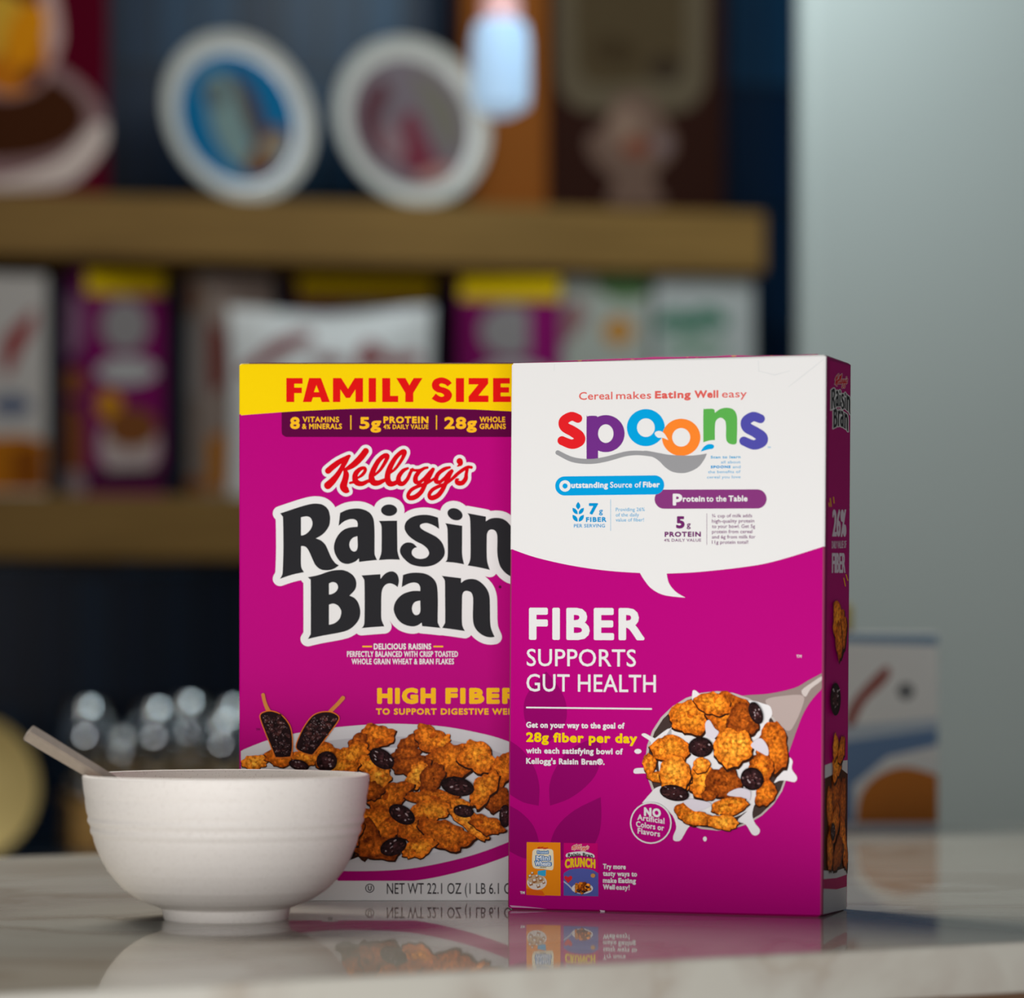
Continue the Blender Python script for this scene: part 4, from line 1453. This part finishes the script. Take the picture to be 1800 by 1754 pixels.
s_.disc(335, 520, 20, (206, 160, 130), 30)
s_.part('orange_foot')
s_.L = 1
s_.poly([(300,842),(362,842),(362,866),(300,866)], (206, 130, 50))
s_.build()
k, a = purple_pack(522, 762, 0, .19, 480, 'purple pack with yellow top, tucked behind the white pouch on the lower shelf', 0)
a.build()
k, a = purple_pack(808, 986, 0, .03, 482, 'purple pack with yellow top standing just right of the white pouch on the lower shelf', math.radians(-4))
a.part('purple_edge')
a.L = 3
a.poly([(930,540),(984,540),(984,700),(930,700)], (140, 24, 104))
a.build()
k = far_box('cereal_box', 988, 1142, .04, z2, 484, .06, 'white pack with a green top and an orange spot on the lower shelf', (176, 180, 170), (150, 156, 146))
a = k.front()
a.part('front_print')
a.L = 1
a.poly([(1050,486),(1140,486),(1140,515),(1100,530),(1060,515)], (104, 140, 92), n=3)
a.disc(1087, 582, 28, (196, 140, 70), 26)
a.poly([(990,540),(1020,530),(1030,560),(1000,600),(990,600)], (150, 110, 110), n=3)
a.build()
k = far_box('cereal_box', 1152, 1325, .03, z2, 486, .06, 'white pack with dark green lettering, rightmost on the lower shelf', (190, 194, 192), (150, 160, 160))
a = k.front()
a.part('green_lettering')
a.L = 1
random.seed(2)
a.stroke([(1165,570,14),(1190,560,17),(1215,572,15),(1240,556,18),(1268,566,14)], (74, 128, 104))
a.disc(1220, 610, 60, (150, 172, 156), 22)
a.build()
# pouch
Y = shelf_y(400)+.005
o = empty('cereal_pouch', (at(577, shelf_y(577)+.07), shelf_y(577)+.07, z2), SA)
Wp = (762-395)*shelf_y(577)/F
Hp = zat(540, shelf_y(577)+.04)-z2
bm = bmesh.new()
NX, NZ = 18, 14
gr = {}
for s in (-1, 1):
    for i in range(NX+1):
        for j in range(NZ+1):
            u_, v_ = i/NX*2-1, j/NZ
            th = .038*math.sqrt(max(0, 1-u_*u_*.92))*(1-v_**2.2)**.6
            top = 1-.03*(1-u_)*.5-.02*math.cos(u_*3)
            gr[s, i, j] = bm.verts.new((u_*Wp/2*(1-.03*math.sin(v_*3.1)), s*th-.028 if s < 0 else s*th-.028, v_*Hp*top))
for s in (-1, 1):
    for i in range(NX):
        for j in range(NZ):
            bm.faces.new((gr[s, i, j], gr[s, i+1, j], gr[s, i+1, j+1], gr[s, i, j+1]))
for i in range(NX):
    bm.faces.new((gr[-1, i, 0], gr[1, i, 0], gr[1, i+1, 0], gr[-1, i+1, 0]))
bmesh.ops.remove_doubles(bm, verts=bm.verts[:], dist=1e-5)
for j in range(NZ):
    pass
bm_obj('pouch_body', bm, mat('pouch_film', (226, 228, 226), .35), o, True)
def fpouch(px, py, L):
    P = Vector((o.location.x, o.location.y, 0))
    q = hit(px, py, P-sn*.075, sn)
    d = q-Vector(o.location)
    x, z = d.dot(su), d.z
    u_, v_ = max(-1, min(1, x/(Wp/2))), max(0, min(1, z/Hp))
    th = .038*math.sqrt(max(0, 1-u_*u_*.92))*(1-v_**2.2)**.6
    return Vector((x, -th-.0295-L*.0003, z))
a = Art(fpouch, o, PRINT_FAR)
a.part('red_lettering')
a.L = 1
a.stroke([(440,648,12),(462,632,12),(492,610,14),(520,596,13),(545,588,10)], (140, 70, 74), n=4)
a.stroke([(640,640,12),(655,612,16),(672,628,14),(700,634,12),(735,628,12)], (150, 84, 86), n=4)
a.stroke([(560,628,10),(600,636,10)], (150, 110, 110), n=3)
a.build()
tag(o, 'white puffy pouch with faded red lettering, in front of the packs on the lower shelf', 'pouch')

# ------------------------------------------------------------------ far end of the counter
P = ground(1560, 1452)
yb = 2.95
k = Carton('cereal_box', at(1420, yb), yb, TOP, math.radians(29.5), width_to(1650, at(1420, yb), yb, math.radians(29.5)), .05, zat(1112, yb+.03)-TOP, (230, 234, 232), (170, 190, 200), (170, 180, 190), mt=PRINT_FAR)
tag(k.root, 'white and blue pack with a brown round picture at the counter far end', 'cereal box')
a = k.front()
a.part('front_print')
a.L = 1
a.poly([(1440,1114),(1649,1116),(1649,1134),(1440,1128)], (126, 158, 184))
a.poly([(1440,1270),(1560,1278),(1648,1270),(1648,1310),(1560,1330),(1500,1380),(1500,1446),(1440,1446)], (110, 140, 178), n=0)
a.poly([(1440,1280),(1648,1262),(1648,1280),(1440,1310)], (186, 202, 214))
a.poly([(1485,1270),(1500,1230),(1545,1180),(1562,1172),(1560,1195),(1520,1235),(1500,1275)], (156, 92, 84), n=3)
a.disc(1592, 1215, 15, (120, 124, 126), 15)
a.part('food_picture', 'brown round food picture')
a.L = 2
a.poly([(1506,1446,c),(1512,1400),(1540,1365),(1590,1348),(1648,1362,c),(1648,1446,c)], (200, 124, 56), n=4)
a.build()
yy = 3.02
k = Carton('cereal_box', at(1452, yy), yy+.05, TOP, math.radians(29.5), width_to(1508, at(1452, yy), yy, math.radians(29.5)), .03, zat(1062, yy+.05)-TOP, (206, 176, 40), (150, 30, 100), (206, 176, 40), mt=PRINT_FAR)
tag(k.root, 'yellow-topped pack half hidden behind the front right purple box', 'cereal box')
a = k.front()
a.part('front_print')
a.L = 1
a.poly([(1454,1108),(1506,1108),(1506,1440),(1454,1440)], (150, 40, 100))
a.build()

# ------------------------------------------------------------------ back counter with jars, crate and plate
bk = empty('sideboard', (SF.x, SF.y, 0), SA)
ZB = zat(1488, 5.0)
bm = bmesh.new()
box(bm, -1.0, .78, -.28, .32, .0, ZB-.03)
bm_obj('carcass', bm, mat('navy_lacquer', (16, 30, 44), .5), bk)
bm = bmesh.new()
box(bm, -1.0, .79, -.30, .325, ZB-.03, ZB, .003)
bm_obj('sideboard_top', bm, mat('navy_top', (26, 42, 58), .35), bk)
tag(bk, 'dark navy sideboard against the wall behind the island', 'sideboard')
YC = 4.95
cw = at(520, YC)-at(110, YC)
cr_o = empty('wooden_crate', (at(315, YC), YC+.06, ZB), SA)
ZC = zat(1402, YC)-ZB
crm = mat('crate_wood', (236, 186, 104), .5, noise=((206, 150, 78), (6, 40, 60), 4, .35, .65))
for nm, dims in (('front_panel', (-cw/2, cw/2, -.11, -.095, 0, ZC-.008)), ('back_panel', (-cw/2, cw/2, .095, .11, 0, ZC-.008)), ('side_panel', (-cw/2, -cw/2+.015, -.095, .095, 0, ZC-.008)), ('side_panel', (cw/2-.015, cw/2, -.095, .095, 0, ZC-.008)), ('top_board', (-cw/2-.004, cw/2+.004, -.114, .114, ZC-.008, ZC))):
    bm = bmesh.new()
    box(bm, *dims, .001, 1)
    bm_obj(nm, bm, crm, cr_o)
tag(cr_o, 'light wooden crate under the cluster of shiny goblets, behind the bowl', 'crate')
chrome = mat('polished_steel', (214, 222, 226), .06, metal=1.0)
def goblet(first=[None]):
    if first[0] is None:
        r = empty('goblet', (0, 0, 0))
        bm = bmesh.new()
        cup = [(.040*math.sqrt(max(0, 1-t*t)), .084+.062*t) for t in [-.985+.06*i for i in range(30)]]
        lathe(bm, cup+[(cup[-1][0]-.0015, cup[-1][1])]+[(max(.003, q[0]-.0018), q[1]+.0012) for q in cup[-2::-3]], 48, True, True)
        bm_obj('cup', bm, chrome, r, True)
        bm = bmesh.new()
        lathe(bm, [(.022,0),(.023,.002),(.012,.006),(.006,.014),(.006,.026)], 32, True, True)
        bm_obj('stem', bm, chrome, r, True)
        first[0] = r
        return r
    s = first[0]
    r = s.copy()
    C.objects.link(r)
    for ch in s.children:
        q = ch.copy()
        C.objects.link(q)
        q.parent = r
    return r
JX = [(156, 0, 1.06), (218, 1, .76), (274, 0, 1.04), (330, 1, 1.10), (282, 2, .98), (390, 0, .92), (404, 2, 1.05), (442, 1, 1.0), (138, 2, .3)]
for i, (px, row, sz) in enumerate(JX):
    j = goblet()
    Y = YC+.06+(row-1)*.074
    x = at(px, Y)
    j.location = (x, Y+(x-at(315, YC))*math.tan(SA), ZB+ZC)
    j.scale = (1, 1, sz) if sz > .5 else (.6, .6, .5)
    tag(j, 'shiny steel goblet, one of the cluster standing on the wooden crate', 'goblet', 'shiny goblets on the crate')

# golden plate at the left
gp = empty('golden_plate', (at(-66, 4.6), 4.62, ZB))
gp.rotation_euler = (math.pi/2-.10, 0, SA)
R = 131*4.6/F
bm = bmesh.new()
lathe(bm, [(.02,-.022),(R*.6,-.022),(R*.95,-.004),(R,.0),(R*.985,.003),(R*.6,-.014),(.01,-.016)], 72, True, True, Matrix.Translation((0, R+.001, 0)))
bm_obj('plate_body', bm, mat('brass_satin', (240, 214, 138), .5, metal=.2), gp, True)
bm = bmesh.new()
lathe(bm, [(R*.3,-.0135),(R*.32,-.0115),(R*.3,-.0105),(.005,-.0105)], 48, True, True, Matrix.Translation((0, R+.001, 0)))
bm_obj('plate_boss', bm, mat('brass_satin', (232, 206, 132)), gp, True)
tag(gp, 'large round golden plate standing upright at the left edge behind the bowl', 'plate')
